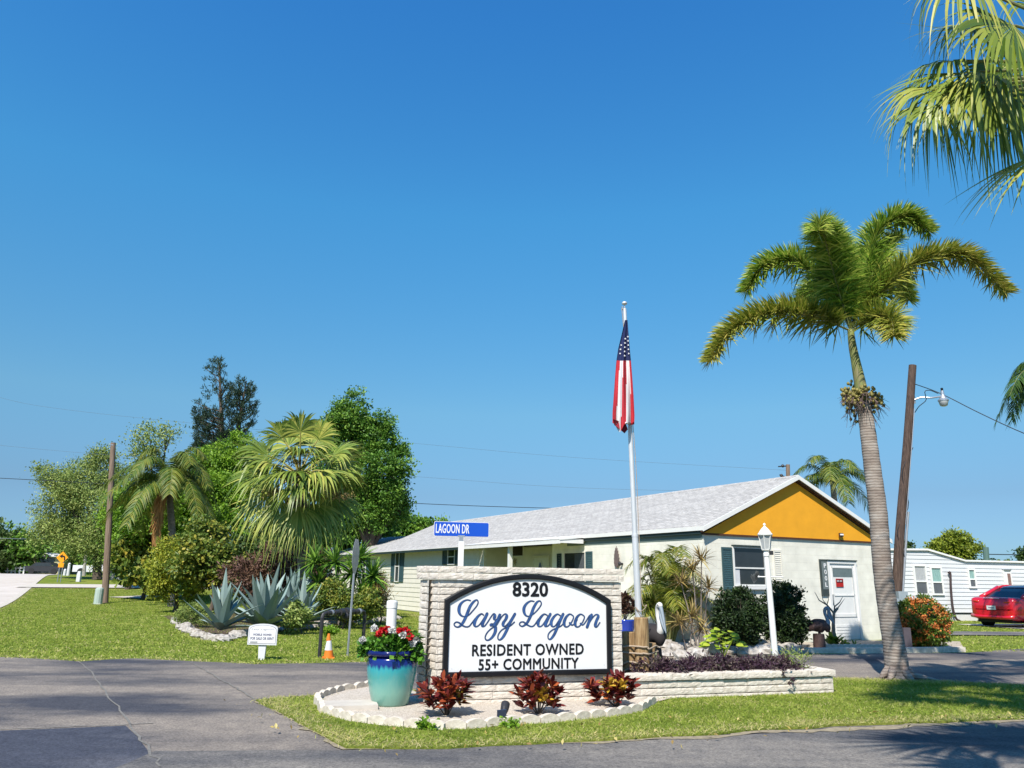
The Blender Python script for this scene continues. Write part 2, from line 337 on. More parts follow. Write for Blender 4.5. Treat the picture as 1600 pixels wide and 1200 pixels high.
def groundmat():
    m=bpy.data.materials.new('lawn_ground'); m.use_nodes=True; n=m.node_tree.nodes; l=m.node_tree.links; b=n['Principled BSDF']
    b.inputs['Roughness'].default_value=.95; b.inputs['Specular IOR Level'].default_value=.1
    tc=n.new('ShaderNodeTexCoord'); z=n.new('ShaderNodeTexNoise'); z.inputs['Scale'].default_value=.35; z.inputs['Detail'].default_value=8; z.inputs['Roughness'].default_value=.7
    l.new(tc.outputs['Object'],z.inputs['Vector']); r=n.new('ShaderNodeValToRGB'); l.new(z.outputs['Fac'],r.inputs[0])
    for e,(p,c) in zip(r.color_ramp.elements,[(.35,(.14,.205,.025)),(.66,(.26,.28,.06))]): e.position=p; e.color=(*[q*ALB for q in c],1)
    z2=n.new('ShaderNodeTexNoise'); z2.inputs['Scale'].default_value=22; z2.inputs['Detail'].default_value=6; z2.inputs['Roughness'].default_value=.75; l.new(tc.outputs['Object'],z2.inputs['Vector'])
    r2=n.new('ShaderNodeValToRGB'); l.new(z2.outputs['Fac'],r2.inputs[0])
    for e,(p,c) in zip(r2.color_ramp.elements,[(.3,(.55,.6,.5)),(.7,(1.35,1.3,1.25))]): e.position=p; e.color=(*c,1)
    mx=n.new('ShaderNodeMix'); mx.data_type='RGBA'; mx.blend_type='MULTIPLY'; mx.inputs[0].default_value=1
    l.new(r.outputs[0],mx.inputs['A']); l.new(r2.outputs[0],mx.inputs['B']); l.new(mx.outputs['Result'],b.inputs['Base Color'])
    bp=n.new('ShaderNodeBump'); bp.inputs['Strength'].default_value=.8; bp.inputs['Distance'].default_value=.04; l.new(z2.outputs['Fac'],bp.inputs['Height']); l.new(bp.outputs[0],b.inputs['Normal'])
    return m
M['ground']=groundmat()
BA=math.atan2(.48,.877)
def brickmat(name,c1,c2,mort,bw,bh,msize,bump,rough=.9,roof=False):
    m=bpy.data.materials.new(name); m.use_nodes=True; n=m.node_tree.nodes; l=m.node_tree.links; b=n['Principled BSDF']; b.inputs['Roughness'].default_value=rough
    b.inputs['Specular IOR Level'].default_value=.2
    tc=n.new('ShaderNodeTexCoord'); mp=n.new('ShaderNodeMapping'); mp.inputs['Rotation'].default_value=(0,0,-BA); l.new(tc.outputs['Object'],mp.inputs[0])
    sx=n.new('ShaderNodeSeparateXYZ'); l.new(mp.outputs[0],sx.inputs[0]); cx=n.new('ShaderNodeCombineXYZ')
    if roof: l.new(sx.outputs['Y'],cx.inputs[0]); l.new(sx.outputs['X'],cx.inputs[1])
    else:
        ad=n.new('ShaderNodeMath'); l.new(sx.outputs['X'],ad.inputs[0]); l.new(sx.outputs['Y'],ad.inputs[1]); l.new(ad.outputs[0],cx.inputs[0]); l.new(sx.outputs['Z'],cx.inputs[1])
    br=n.new('ShaderNodeTexBrick'); br.inputs['Scale'].default_value=1; br.inputs['Brick Width'].default_value=bw; br.inputs['Row Height'].default_value=bh; br.inputs['Mortar Size'].default_value=msize
    br.inputs['Color1'].default_value=(*c1,1); br.inputs['Color2'].default_value=(*c2,1); br.inputs['Mortar'].default_value=(*mort,1); l.new(cx.outputs[0],br.inputs['Vector'])
    z=n.new('ShaderNodeTexNoise'); z.inputs['Scale'].default_value=3 if not roof else 14; z.inputs['Detail'].default_value=6; l.new(tc.outputs['Object'],z.inputs['Vector'])
    r2=n.new('ShaderNodeValToRGB'); l.new(z.outputs['Fac'],r2.inputs[0]); k=.1 if not roof else .22
    for e,(p,c) in zip(r2.color_ramp.elements,[(.3,1-k),(.7,1+k)]): e.position=p; e.color=(c,c,c,1)
    mx=n.new('ShaderNodeMix'); mx.data_type='RGBA'; mx.blend_type='MULTIPLY'; mx.inputs[0].default_value=1
    l.new(br.outputs['Color'],mx.inputs['A']); l.new(r2.outputs[0],mx.inputs['B']); l.new(mx.outputs['Result'],b.inputs['Base Color'])
    iv=n.new('ShaderNodeMath'); iv.operation='SUBTRACT'; iv.inputs[0].default_value=1; l.new(br.outputs['Fac'],iv.inputs[1])
    bp=n.new('ShaderNodeBump'); bp.inputs['Strength'].default_value=bump; bp.inputs['Distance'].default_value=.01; l.new(iv.outputs[0],bp.inputs['Height'])
    z3=n.new('ShaderNodeTexNoise'); z3.inputs['Scale'].default_value=35; l.new(tc.outputs['Object'],z3.inputs['Vector'])
    bp2=n.new('ShaderNodeBump'); bp2.inputs['Strength'].default_value=.25; bp2.inputs['Distance'].default_value=.01; l.new(z3.outputs['Fac'],bp2.inputs['Height']); l.new(bp.outputs[0],bp2.inputs['Normal']); l.new(bp2.outputs[0],b.inputs['Normal'])
    return m
M['blockwall']=brickmat('painted_block_wall',(.69,.665,.57),(.675,.65,.555),(.65,.62,.53),.4,.2,.006,.35)
M['roofmat']=brickmat('shingle_roof',(.42,.405,.38),(.33,.318,.30),(.25,.24,.23),.33,.13,.012,.5,roof=True)
# ---------------------------------------------------------------- ground and roads
def grid_ground():
    xs=np.concatenate([[-1800,-900,-500,-300,-200,-140],np.arange(-110,40,4),[50,80,140,300,700,1800]])
    ys=np.concatenate([[-60,-20,0,10,20,28],np.arange(32,80,3),[90,110,140,200,300,500,900,2500]])
    v=[(x,y,hz(x,y)) for y in ys for x in xs]; w=len(xs)
    f=[(j*w+i,j*w+i+1,(j+1)*w+i+1,(j+1)*w+i) for j in range(len(ys)-1) for i in range(w-1)]
    mb=MB(); mb.add(v,np.array(f)); tag(mb.build('ground',M['ground'],loc=(0,0,0)),kind='structure')
grid_ground()
def sheet(name,pts,z,mt,thick=0):
    mb=MB(); p=[(q[0],q[1]) for q in pts]; mb.add([(x,y,z) for x,y in p],[tuple(range(len(p)))])
    if thick:
        k=len(p); mb.add([(x,y,z) for x,y in p]+[(x,y,z-thick) for x,y in p],[(i,(i+1)%k,(i+1)%k+k,i+k) for i in range(k)])
    return tag(mb.build(name,mt,loc=(0,0,0)),kind='structure')
def wob(pts,n=6,a=.04):
    """irregular outline between the given corner points"""
    out=[]; k=len(pts)
    for i in range(k):
        p=np.array(pts[i][:2],float);q=np.array(pts[(i+1)%k][:2],float); d=np.linalg.norm(q-p); m=max(1,int(d*n/2)) if d<30 else 1
        m=min(m,60)
        for j in range(m):
            t=j/m; x=p+(q-p)*t
            if j: x=x+np.array([noise.noise(Vector((x[0]*1.3,x[1]*1.3,1))),noise.noise(Vector((x[0]*1.3,x[1]*1.3,7)))])*a*2+rng.normal(size=2)*a*.25
            out.append(tuple(x))
    return out
lawnedge=[G(0,1027),G(70,1030),G(125,1034),G(165,1031),G(210,1029),G(290,1033),G(400,1038),G(560,1035),(.5,15.1),(2.6,15.5),(4.6,16.6)]
curbline=[G(1268,1023),G(1380,1021),G(1512,1020)]
aspoly=[(-15,-12),(25,-12),(25,20.6),G(1600,1013)]+[tuple(q[:2]) for q in curbline[::-1]]+[tuple(q[:2]) for q in lawnedge[::-1]]+[(-15,16)]
sheet('driveway',wob(aspoly,5,.035),.005,M['asphalt'])
street=[(-3.05,7.25),(-1.5,7.36),(1.28,7.98),(5.92,9.4),(10,10.5),(25,12.5),(25,-11),(-3.6,-11),(-3.3,5)]
sheet('street',wob(street,5,.03),.009,M['street'])
island=[(-3.06,10.01),(-2.3,8.85),(-1.43,7.42),G(700,1172),G(1000,1157),G(1300,1136),(5.92,9.45),(10,10.6),(16,11.9),(10,12.2),(7.89,12.49),(5.18,13.04),(1.5,12.1),(-1.87,10.78)]
isl=wob(island,6,.05); sheet('island_ground',isl,.03,M['ground'],.03)
sheet('dead_grass_verge',wob([(-3.09,10.02),(-2.33,8.82),(-1.45,7.38),(1.28,7.95),(5.92,9.38),(10.4,10.5),(10,10.7),(5.92,9.52),(1.28,8.1),(-1.3,7.6),(-2.9,9.9)],16,.085),.0135,mat('dry_verge_soil',(.30,.25,.17),.95,.35,14,.6,60))
M['patch']=asphalt('sealed_asphalt',(.040,.044,.060),(.095,.095,.108),.5,8.3)
sheet('asphalt_patch',wob([G(-60,1146),G(0,1143),G(130,1138),G(196,1135),G(214,1152),G(232,1176),G(246,1215),G(-60,1220)],5,.02),.0088,M['patch'])
# sealed crack lines in the driveway
for pts in ([(125,1034),(150,1062),(170,1090),(195,1122),(215,1150),(232,1172),(250,1200)],[(300,1036),(325,1052),(350,1066),(375,1080),(398,1095)],[(0,1141),(60,1139),(130,1136),(190,1134),(240,1131)]):
    P=catmull([G(*p) for p in pts],30); P[:,:2]+=rng.normal(size=(30,2))*.012
    mb=MB(); tdir=nrm(np.gradient(P,axis=0)); sdv=np.stack([-tdir[:,1],tdir[:,0],tdir[:,0]*0],1)*(.008+.006*rng.random(30))[:,None]
    V=np.concatenate([P+sdv,P-sdv]); V[:,2]=.0125; mb.add(V,np.array([(i,i+1,i+31,i+30) for i in range(29)])); tag(mb.build('road_crack',mat('road_crack_fill',(.19,.18,.16),.9,.4,30),loc=(0,0,0)),kind='structure')
# far concrete road on the left, with its verge walk
mb=MB(); ys=np.concatenate([np.arange(10,80,2),[90,110,140,200]]); V=[];k=len(ys)
for y in ys:
    xr=-23.4-.53*(y-36.9); V+= [(xr-10.5,y,hz(xr-10,y)+.02),(xr,y,hz(xr,y)+.02)]
mb.add(V,np.array([(2*i,2*i+1,2*i+3,2*i+2) for i in range(k-1)])); tag(mb.build('road',M['roadc'],loc=(0,0,0)),kind='structure')
mb=MB(); V=[]
for y in ys:
    xr=-23.4-.53*(y-36.9); V+= [(xr,y,hz(xr,y)+.03),(xr+.35,y,hz(xr,y)+.035)]
mb.add(V,np.array([(2*i,2*i+1,2*i+3,2*i+2) for i in range(k-1)])); tag(mb.build('road_edge',M['conc'],loc=(0,0,0)),kind='structure')
def strip_sheet(name,pl,mt,dz=.03):
    mb=MB(); V=[]
    for (x0,y0),(x1,y1) in pl: V+=[(x0,y0,hz(x0,y0)+dz),(x1,y1,hz(x1,y1)+dz)]
    mb.add(V,np.array([(2*i,2*i+1,2*i+3,2*i+2) for i in range(len(pl)-1)])); return tag(mb.build(name,mt,loc=(0,0,0)),kind='structure')
strip_sheet('side_path',[((x,50.+(x+30)*.10),(x-.6,53.2+(x+30)*.10)) for x in np.arange(-31,-8,2.)],M['conc'],.06)
strip_sheet('drive_apron',[((-21.6+i*.5,43.+i*.7),(-19.2+i*.3,42.2+i*.7)) for i in range(6)],M['conc'],.05)
strip_sheet('side_lane',[((x,24.3+(x-14)*.12),(x,26.0+(x-14)*.12)) for x in np.arange(13.2,40,2.)],M['street'],.03)
# parking pad below the car
sheet('parking_pad',[(18.3,27.4),(29,31.5),(27.5,34),(17.2,30.8)],.03,M['conc'])
def inpoly(P,poly):
    x,y=P[:,0],P[:,1]; r=np.zeros(len(P),bool); q=np.array([p[:2] for p in poly]); j=len(q)-1
    for i in range(len(q)):
        c=((q[i,1]>y)!=(q[j,1]>y))&(x<(q[j,0]-q[i,0])*(y-q[i,1])/(q[j,1]-q[i,1]+1e-12)+q[i,0]); r^=c; j=i
    return r
def grass(name,poly,dens,h,wd,z0,excl=(),mt=None,zfun=None):
    q=np.array([p[:2] for p in poly]); lo,hi=q.min(0),q.max(0); n=int((hi-lo).prod()*dens); P=rng.random((n,2))*(hi-lo)+lo; P=P[inpoly(P,poly)]
    for e in excl: P=P[~inpoly(P,e)]
    ed=np.full(len(P),9.)
    for i in range(len(q)):
        a_=q[i]; b_=q[(i+1)%len(q)]; ab=b_-a_; tt=np.clip(((P-a_)@ab)/(ab@ab+1e-9),0,1); ed=np.minimum(ed,np.linalg.norm(P-a_-tt[:,None]*ab,axis=1))
    P=P+rng.normal(size=P.shape)*.05
    n=len(P); z=np.full(n,z0) if zfun is None else np.array([zfun(*p) for p in P])
    cl=np.array([noise.noise(Vector((p[0]*1.6,p[1]*1.6,0)))+.6*noise.noise(Vector((p[0]*6,p[1]*6,3))) for p in P])
    base=np.column_stack([P,z]); d=nrm(np.column_stack([rng.normal(size=(n,2))*.65,np.full(n,.75)])); nn=rng.normal(size=(n,3))
    t=np.clip(.45+.38*cl+.2*rng.normal(size=n),0,.97); t[rng.random(n)<.035]=.995; dry=rng.random(n)<np.clip(.85-ed*2.2,0,.8); t[dry]=.93+.07*rng.random(dry.sum())
    mb=MB(); strips(mb,base,d,nn,h*(.55+.8*rng.random(n))*(1+.35*cl),wd*(.7+.6*rng.random(n)),.35,(1,.75,.05),t)
    return tag(mb.build(name,mt or L['grass'],loc=(0,0,0)),kind='stuff',cat='grass')
bedpx=[(495,1105),(505,1118),(545,1130),(600,1138),(680,1144),(735,1143),(790,1138),(850,1134),(900,1130),(960,1123),(1000,1115),(1022,1103)]
bed=[G(*p)[:2] for p in bedpx]
bedback=[G(*p)[:2] for p in [(495,1105),(500,1095),(518,1089),(535,1084),(560,1080),(585,1076)]]
bedpoly=[tuple(p) for p in bed]+[(2.1,10.5),(-.6,9.9),(-1.3,10.9)]+[tuple(p) for p in bedback[::-1][:-1]]
sheet('gravel_bed',bedpoly,.045,mat('pale_gravel',(.44,.40,.34),.95,stops=[(.3,(.32,.26,.20)),(.5,(.58,.51,.42)),(.72,(.80,.73,.64))],scale=60,bump=.9,bscale=75,bdist=.02))
o=grass('island_grass',isl,2600,.055,.006,.03,[bedpoly,[(-.9,9.6),(-.9,10.3),(4.4,12.3),(4.7,11.4)]]); o['label']='short yellow green grass on the island around the entrance sign'
lawn=[tuple(q[:2]) for q in lawnedge[:9]]+[(.5,17),(-1.5,24),(-4.2,34),(-9,39),(-15,49.5),(-30,49.9)]+[(-23.2,36.9),(-12.6,17)]
o=grass('lawn_grass',lawn,430,.07,.015,.0,zfun=hz); o['label']='sunlit green lawn between the driveway and the planted bed'
o=grass('side_lawn_grass',[(10.6,18.6),(25,20.9),(40,24),(40,33),(25,35),(17,33.5),(11,24)],130,.07,.02,.0,[[(13,24.2),(40,27.3),(40,29.2),(13,26)],[(18.3,27.4),(29,31.5),(27.5,34),(17.2,30.8)]]); o['label']='grass beside the white mobile home and the lane'
mb=MB(); n_=170; P_l=rng.random((4000,2))*np.array([14,6])+np.array([-4,6.5]); keep=inpoly(P_l,[(-3.6,10),(-1.5,6.9),(1.4,7.5),(6,9),(10,10),(10,11.5),(6,10.2),(1.3,8.9),(-1.4,8.2)]); P_l=P_l[keep][:n_]; k_=len(P_l)
leaves(mb,np.column_stack([P_l,np.full(k_,.06)]),.05,None,2.5,None,.5); o=mb.build('fallen_leaves',leafmat('dry_fallen_leaf',(.30,.20,.07),(.50,.38,.10),(.62,.52,.20)),loc=(0,0,0)); tag(o,'yellow and tan fallen leaves on the grass and street edge','leaves',kind='stuff')
# ---------------------------------------------------------------- frames, boxes on walls, text
Z3=np.array([0,0,1.])
def pbox(mb,o,U,N,u0,u1,z0,z1,d0,d1,t=.5,mi=0):
    o=np.array(o,float); c=o+U*(u0+u1)/2+Z3*(z0+z1)/2+N*(d0+d1)/2
    mb.box(c,(abs(u1-u0),abs(d1-d0),abs(z1-z0)),M=np.column_stack([U,N,Z3]),t=t,mi=mi)
def quadz(mb,pts,mi=0,t=.5): mb.add(pts,[tuple(range(len(pts)))],t,mi)
def text(name,s,o,U,N,u0,u1,z0,z1,depth,mt,parent,bold=0.,h=.003,italic=0):
    cu=bpy.data.curves.new('txt','FONT'); cu.body=s;  cu.extrude=.5; cu.space_character=1.07 if len(s)>6 else 1; cu.resolution_u=3; cu.shear=italic
    to=bpy.data.objects.new('txt',cu); S.collection.objects.link(to); bpy.context.view_layer.update()
    ev=to.evaluated_get(bpy.context.evaluated_depsgraph_get()); me=ev.to_mesh(); k=len(me.vertices)
    co=np.zeros(k*3); me.vertices.foreach_get('co',co); co=co.reshape(-1,3); F=[tuple(p.vertices) for p in me.polygons]; ev.to_mesh_clear(); bpy.data.objects.remove(to)
    lo,hi=co.min(0),co.max(0); c=(co-lo)/(hi-lo); P=np.array(o)+np.outer(u0+c[:,0]*(u1-u0),U)+np.outer(z0+c[:,1]*(z1-z0),Z3)+np.outer(depth+c[:,2]*h,N)
    mb=MB()
    for i,(dx,dz) in enumerate([(0,0)]+([(bold,0),(-bold,0),(0,bold),(0,-bold),(bold*.7,bold*.7),(-bold*.7,-bold*.7),(bold*.7,-bold*.7),(-bold*.7,bold*.7)] if bold else [])): mb.add(P+U*dx+Z3*dz+N*i*.00012,F)
    return mb.build(name,mt,parent)
# ---------------------------------------------------------------- entrance sign wall
w_=np.array([.956,.294,0]); wn=np.array([.294,-.956,0]); W0=np.array([-.85,9.68,0]); CHT=.0865
def blocks(mb,o,U,N,u0,u1,z0,rows,course=CHT,face=.0,dep=.10,blen=(.34,.46),proud=0,seed=0):
    rr=np.random.default_rng(seed)
    for r in range(rows):
        u=u0-(rr.random()*.3 if r%2 else 0); z=z0+r*course
        while u<u1-.01:
            l_=blen[0]+(blen[1]-blen[0])*rr.random()
            if u+l_<u0+.06: l_=u0+.06-u+.1
            if u+l_>u1-.07: l_=u1-u+.001
            a=max(u,u0)+.002; b=min(u+l_,u1)-.002; u+=l_
            if b-a<.03: continue
            nx=max(3,int((b-a)/.035)); nz=5; g=0.009+rr.random()*.003; ff=face+proud+rr.normal()*.0025
            V=[]
            for j in range(nz):
                for i in range(nx):
                    e=(i in(0,nx-1)) or (j in (0,nz-1)); uu=a+(b-a)*i/(nx-1); zz=z+g/2+(course-g)*j/(nz-1)
                    dd=ff+(0.001+.004*rr.random() if not e else -.0015*rr.random()); 
                    if e: zz+=rr.normal()*.0012
                    V.append(o+U*uu+Z3*zz+N*dd)
            k=len(V)
            per=[i for i in range(nx)]+[j*nx+nx-1 for j in range(1,nz)]+[(nz-1)*nx+i for i in range(nx-2,-1,-1)]+[j*nx for j in range(nz-2,0,-1)]
            B=[V[i]-N*(dep) for i in per]
            f=[(j*nx+i,j*nx+i+1,(j+1)*nx+i+1,(j+1)*nx+i) for j in range(nz-1) for i in range(nx-1)]
            p=len(per); f+=[(per[i],per[(i+1)%p],k+(i+1)%p,k+i) for i in range(p)]
            mb.add(V+B,f)
sw=thing('sign_wall','tall pale split block wall that carries the entrance sign','wall',W0)
pu=np.array([.56,-.83,0]); pn=np.array([-.83,-.56,0])          # angled left return
P0=W0-pu*.50
mb=MB(); blocks(mb,W0,w_,wn,-.014,2.42,0,17,seed=3); blocks(mb,P0,pu,pn,0,.506,0,17,seed=5); mb.build('block_courses',M['block'],sw)
mb=MB(); pbox(mb,W0,w_,wn,.01,2.40,.0,17*CHT,-.26,-.024); pbox(mb,P0,pu,pn,.01,.50,0,17*CHT,-.22,-.022); 
mb.build('mortar_core',M['mortar'],sw)
mb=MB(); blocks(mb,W0,-w_,-wn,-2.42,0.1,0,17,face=.26,seed=8); blocks(mb,W0+w_*2.42-wn*.26,wn,w_,0,.26,0,17,blen=(.2,.27),seed=9,face=0,dep=.05); mb.build('back_courses',M['block'],sw)
mb=MB(); zc=17*CHT+.004
blocks(mb,W0,w_,wn,-.02,2.45,zc,2,course=.083,proud=.035,dep=.33,blen=(.42,.55),seed=11); blocks(mb,P0,pu,pn,-.04,.525,zc,2,course=.083,proud=.035,dep=.28,blen=(.3,.45),seed=12); mb.build('cap_courses',M['block'],sw)
lw=thing('planter_wall','low pale block planter wall running right from the entrance sign','wall',W0+w_*2.42)
mb=MB(); blocks(mb,W0,w_,wn,2.425,5.6,-.02,3,face=.012,seed=21,course=.088); blocks(mb,W0+w_*5.6,-wn,w_,0,.55,-.02,3,seed=22,course=.088); mb.build('block_courses',M['block'],lw)
mb=MB(); pbox(mb,W0,w_,wn,2.42,5.585,0,.245,-.14,-.004); pbox(mb,W0+w_*5.6,-wn,w_,.0,.55,0,.245,-.14,-.014); mb.build('mortar_core',M['mortar'],lw)
mb=MB(); blocks(mb,W0,w_,wn,2.43,5.63,.247,1,course=.088,proud=.045,dep=.22,blen=(.5,.75),seed=23); blocks(mb,W0+w_*5.6-wn*.03,-wn,w_,0,.55,.248,1,course=.087,proud=.03,dep=.2,blen=(.5,.6),seed=24); mb.build('cap_courses',M['block'],lw)
# soil inside the planter and island behind the wall
PLN=W0+w_*2.42-wn*.1
sheet('planter_soil',[PLN,W0+w_*5.5-wn*.12,W0+w_*5.5-wn*.55,W0+w_*4.6-wn*.95,W0+w_*2.3-wn*1.25],.22,M['mulch'],.22)
# sign panel
sg=thing('entrance_sign','white arched sign board with black frame and blue script lettering','sign',W0+w_*1.14+wn*.02+Z3*.9)
def arch(inset):
    x0,x1,zb,zs,za=.06+inset,2.24-inset,.35+inset,1.245-inset*.45,1.555-inset
    if inset: zs=1.245-inset*.75
    pts=[(x0,zb),(x1,zb),(x1,zs)]; hw=(x1-x0)/2; h=za-zs; Rr=(hw*hw+h*h)/(2*h); cx=(x0+x1)/2; cz=za-Rr; an=math.asin(hw/Rr)
    pts+=[(cx+Rr*math.sin(an*(1-2*i/40)),cz+Rr*math.cos(an*(1-2*i/40))) for i in range(1,40)]+[(x0,zs)]
    return pts
def arch_c(inset):                       # the shoulders are rounded
    p=arch(inset); return p
mb=MB(); ou=arch(0); inn=arch(.062); SB=W0+wn*.022
k=len(ou)
def P3(p,d): return SB+w_*p[0]+Z3*p[1]+wn*d
V=[P3(p,0) for p in ou]+[P3(p,.05) for p in ou]+[P3(p,.056) for p in arch(.012)]+[P3(p,.056) for p in arch(.05)]+[P3(p,.05) for p in inn]+[P3(p,.02) for p in inn]
f=[]
for r in range(5):
    for i in range(k): f.append((r*k+i,r*k+(i+1)%k,(r+1)*k+(i+1)%k,(r+1)*k+i))
mb.add(V,f); mb.build('frame',M['black'],sg)
mb=MB(); mb.prism(arch(.058),SB+wn*.004,w_,Z3,wn,.026); mb.build('panel',M['signwhite'],sg)
PO=SB+wn*.0305
def on_panel(px,py): q=PL(px,py,PO,wn)-PO; return float(q@w_),float(q[2])
for p in [(706,938),(768,914),(873,914),(931,934),(706,1045),(944,1039),(786,1044),(876,1041)]:
    u,z=on_panel(*p); q=PO+w_*u+Z3*z; mb=MB(); mb.box(q,(.006,.004,.006)); mb.build('screw_head',M['galv'],sg)
# script lettering, drawn as broad-nib strokes
A=lambda x,y:(700+x/13.333,925+y/13.333); B=lambda x,y:(800+x/10.667,925+y/10.667)
SA=[[(465,178),(400,165),(320,195),(255,262),(228,350),(235,430),(275,490),(345,512),(430,480),(520,385),(600,285),(627,210),(597,165),(530,205),(460,300),(410,420),(370,520),(320,620),(270,690),(210,730),(150,715),(127,668),(168,628),(230,640),(290,690),(370,725),(440,712),(500,640),(560,560)],
 [(740,480),(695,455),(625,505),(570,590),(548,675),(580,720),(645,690),(720,590),(780,490)],[(812,455),(770,550),(722,650),(718,712),(765,705),(830,620),(900,510),(950,455),(975,490),(962,560),(1005,578),(1060,520),(1088,455),(1040,560),(985,640),(958,688)],
 [(945,665),(905,668),(890,695),(925,705),(965,690),(990,735),(978,840),(920,940),(845,1000),(788,992),(775,930),(820,840),(900,762),(1000,700),(1070,590),(1130,500),(1188,458),(1222,490),(1205,560),(1152,640),(1150,700),(1190,712),(1262,640),(1340,520)],
 [(1392,460),(1330,570),(1270,680),(1220,800),(1150,930),(1082,995),(1040,970),(1048,890),(1110,800),(1200,745),(1290,708),(1382,628)]]
SBs=[[(365,157),(310,150),(240,195),(198,270),(205,350),(240,398),(295,402),(362,360),(440,280),(487,200),(465,150),(415,170),(360,260),(320,370),(280,460),(235,530),(170,572),(125,545),(140,507),(190,500),(250,545),(320,575),(372,550),(440,450)],
 [(582,385),(533,370),(475,425),(435,505),(443,568),(492,565),(550,490),(600,400)],[(637,370),(592,460),(557,540),(562,573),(610,555),(670,465)],
 [(802,392),(752,370),(692,420),(652,500),(667,568),(712,568),(770,490),(820,400)],[(850,370),(800,480),(750,600),(700,710),(640,785),(602,770),(607,700),(662,640),(742,600),(822,560),(885,480)],
 [(985,372),(950,372),(900,420),(867,505),(885,573),(935,572),(995,495),(1024,415),(985,372)],[(960,515),(1000,550),(1050,520),(1085,460)],
 [(1165,374),(1130,374),(1082,420),(1050,510),(1068,575),(1118,572),(1178,495),(1205,415),(1165,374)],[(1140,525),(1180,547),(1230,490),(1285,400),(1325,377)],
 [(1325,382),(1290,470),(1250,583)],[(1270,540),(1340,430),(1398,376),(1437,400),(1402,490),(1385,565),(1412,580),(1462,510)]]
def stroke(mb,pts,thin,thick,d0,d1,grow=0):
    P=catmull([on_panel(*p) for p in pts],max(24,len(pts)*7)); T=nrm(np.gradient(P,axis=0)); Nn=np.stack([-T[:,1],T[:,0]],1)
    dn=np.clip(-T[:,1],0,1)**2.0*(1-np.clip(T[:,0],0,1)*.5); dn=np.convolve(np.pad(dn,3,mode='edge'),np.ones(7)/7,'valid')
    hw=(thin+(thick-thin)*dn+grow)
    k=len(P); V=[]
    for dd in (d0,d1):
        for sgn in (1,-1): q=P+Nn*(hw*sgn)[:,None]; V.append(PO+np.outer(q[:,0],w_)+np.outer(q[:,1],Z3)+wn*dd)
    V=np.concatenate(V); f=[]
    for i in range(k-1):
        f+=[(2*k+i,2*k+i+1,3*k+i+1,3*k+i),(i,i+1,2*k+i+1,2*k+i),(k+i,k+i+1,3*k+i+1,3*k+i)]
    mb.add(V,np.array(f))
    for e in (0,k-1):
        c=PO+w_*P[e][0]+Z3*P[e][1]; mb.prism([(hw[e]*math.cos(a),hw[e]*math.sin(a)) for a in np.linspace(0,2*np.pi,13)[:-1]],c+wn*d0,w_,Z3,wn,d1-d0-.0002)
allst=[[A(*p) for p in s] for s in SA]+[[B(*p) for p in s] for s in SBs]
mb=MB(); mb2=MB()
for i,s in enumerate(allst): stroke(mb,s,.0060,.0185,0,.0022+i*.00004,.0025); stroke(mb2,s,.0048,.0185,.0025,.0044+i*.00006,-.0008)
mb.build('letter_outline',M['letteredge'],sg); mb2.build('script_lettering',M['letterblue'],sg)
def ptext(nm,s,pts,bold):
    (xa,ya),(xb,yb),zc_=pts; u0,z0=on_panel(xa,ya); u1,z1=on_panel(xb,yb); text(nm,s,PO,w_,wn,u0,u1,min(z0,z1+0),zc_,0.0005,M['black'],sg,bold,.003)
def btxt(nm,s,x0,x1,yt,yb,bold):
    a=on_panel((x0+x1)/2,yb)[1]; c=on_panel((x0+x1)/2,yt)[1]; u0=on_panel(x0,(yt+yb)/2)[0]; u1=on_panel(x1,(yt+yb)/2)[0]
    text(nm,s,PO,w_,wn,u0,u1,a,c,.0005,M['black'],sg,bold,.003)
btxt('number_lettering','8320',801.5,855.5,910.5,931.5,.0075)
btxt('capital_lettering','RESIDENT OWNED',738,911.5,1006.5,1023.5,.0042); btxt('capital_lettering','55+ COMMUNITY',748,903.5,1029,1045.5,.0042)
# ---------------------------------------------------------------- edging stones
def edging(i,p,d,lb='scalloped pale concrete edging stone around the gravel bed',gr='scalloped edging stones round the gravel bed'):
    mb=MB(); hw=.105; k=9
    prof=[(-hw,0)]+[(-hw+2*hw*j/k,.055+.032*math.sin(math.pi*j/k)**.7) for j in range(k+1)]+[(hw,0)]
    U=np.array([d[0],d[1],0]);N=np.array([-d[1],d[0],0]); mb.prism(prof,np.array([p[0],p[1],.03])-N*.03,U,Z3,N,.06)
    return tag(mb.build('edging_stone',M['edging'],loc=(p[0],p[1],.03)),lb,'edging stone',gr)
line=np.array([tuple(p) for p in bedback[::-1]]+[tuple(p) for p in bed[1:]]); seg=np.linalg.norm(np.diff(line,axis=0),axis=1); cum=np.concatenate([[0],np.cumsum(seg)])
q=.1;i=0
while q<cum[-1]:
    j=min(np.searchsorted(cum,q)-1,len(seg)-1); t=(q-cum[j])/seg[j]; p=line[j]+(line[j+1]-line[j])*t; d=(line[j+1]-line[j])/seg[j]; an=rng.normal()*.06; d=np.array([d[0]*math.cos(an)-d[1]*math.sin(an),d[0]*math.sin(an)+d[1]*math.cos(an)])
    edging(i,p+rng.normal(size=2)*.006,d); q+=.212; i+=1
mb=MB(); c=G(545,1112); mb.box((c[0],c[1],.07),(.62,.42,.05),rz=.25); tag(mb.build('stepping_slab',M['conc'],loc=(c[0],c[1],.045)),'flat pale concrete slab lying in front of the teal pot','slab')
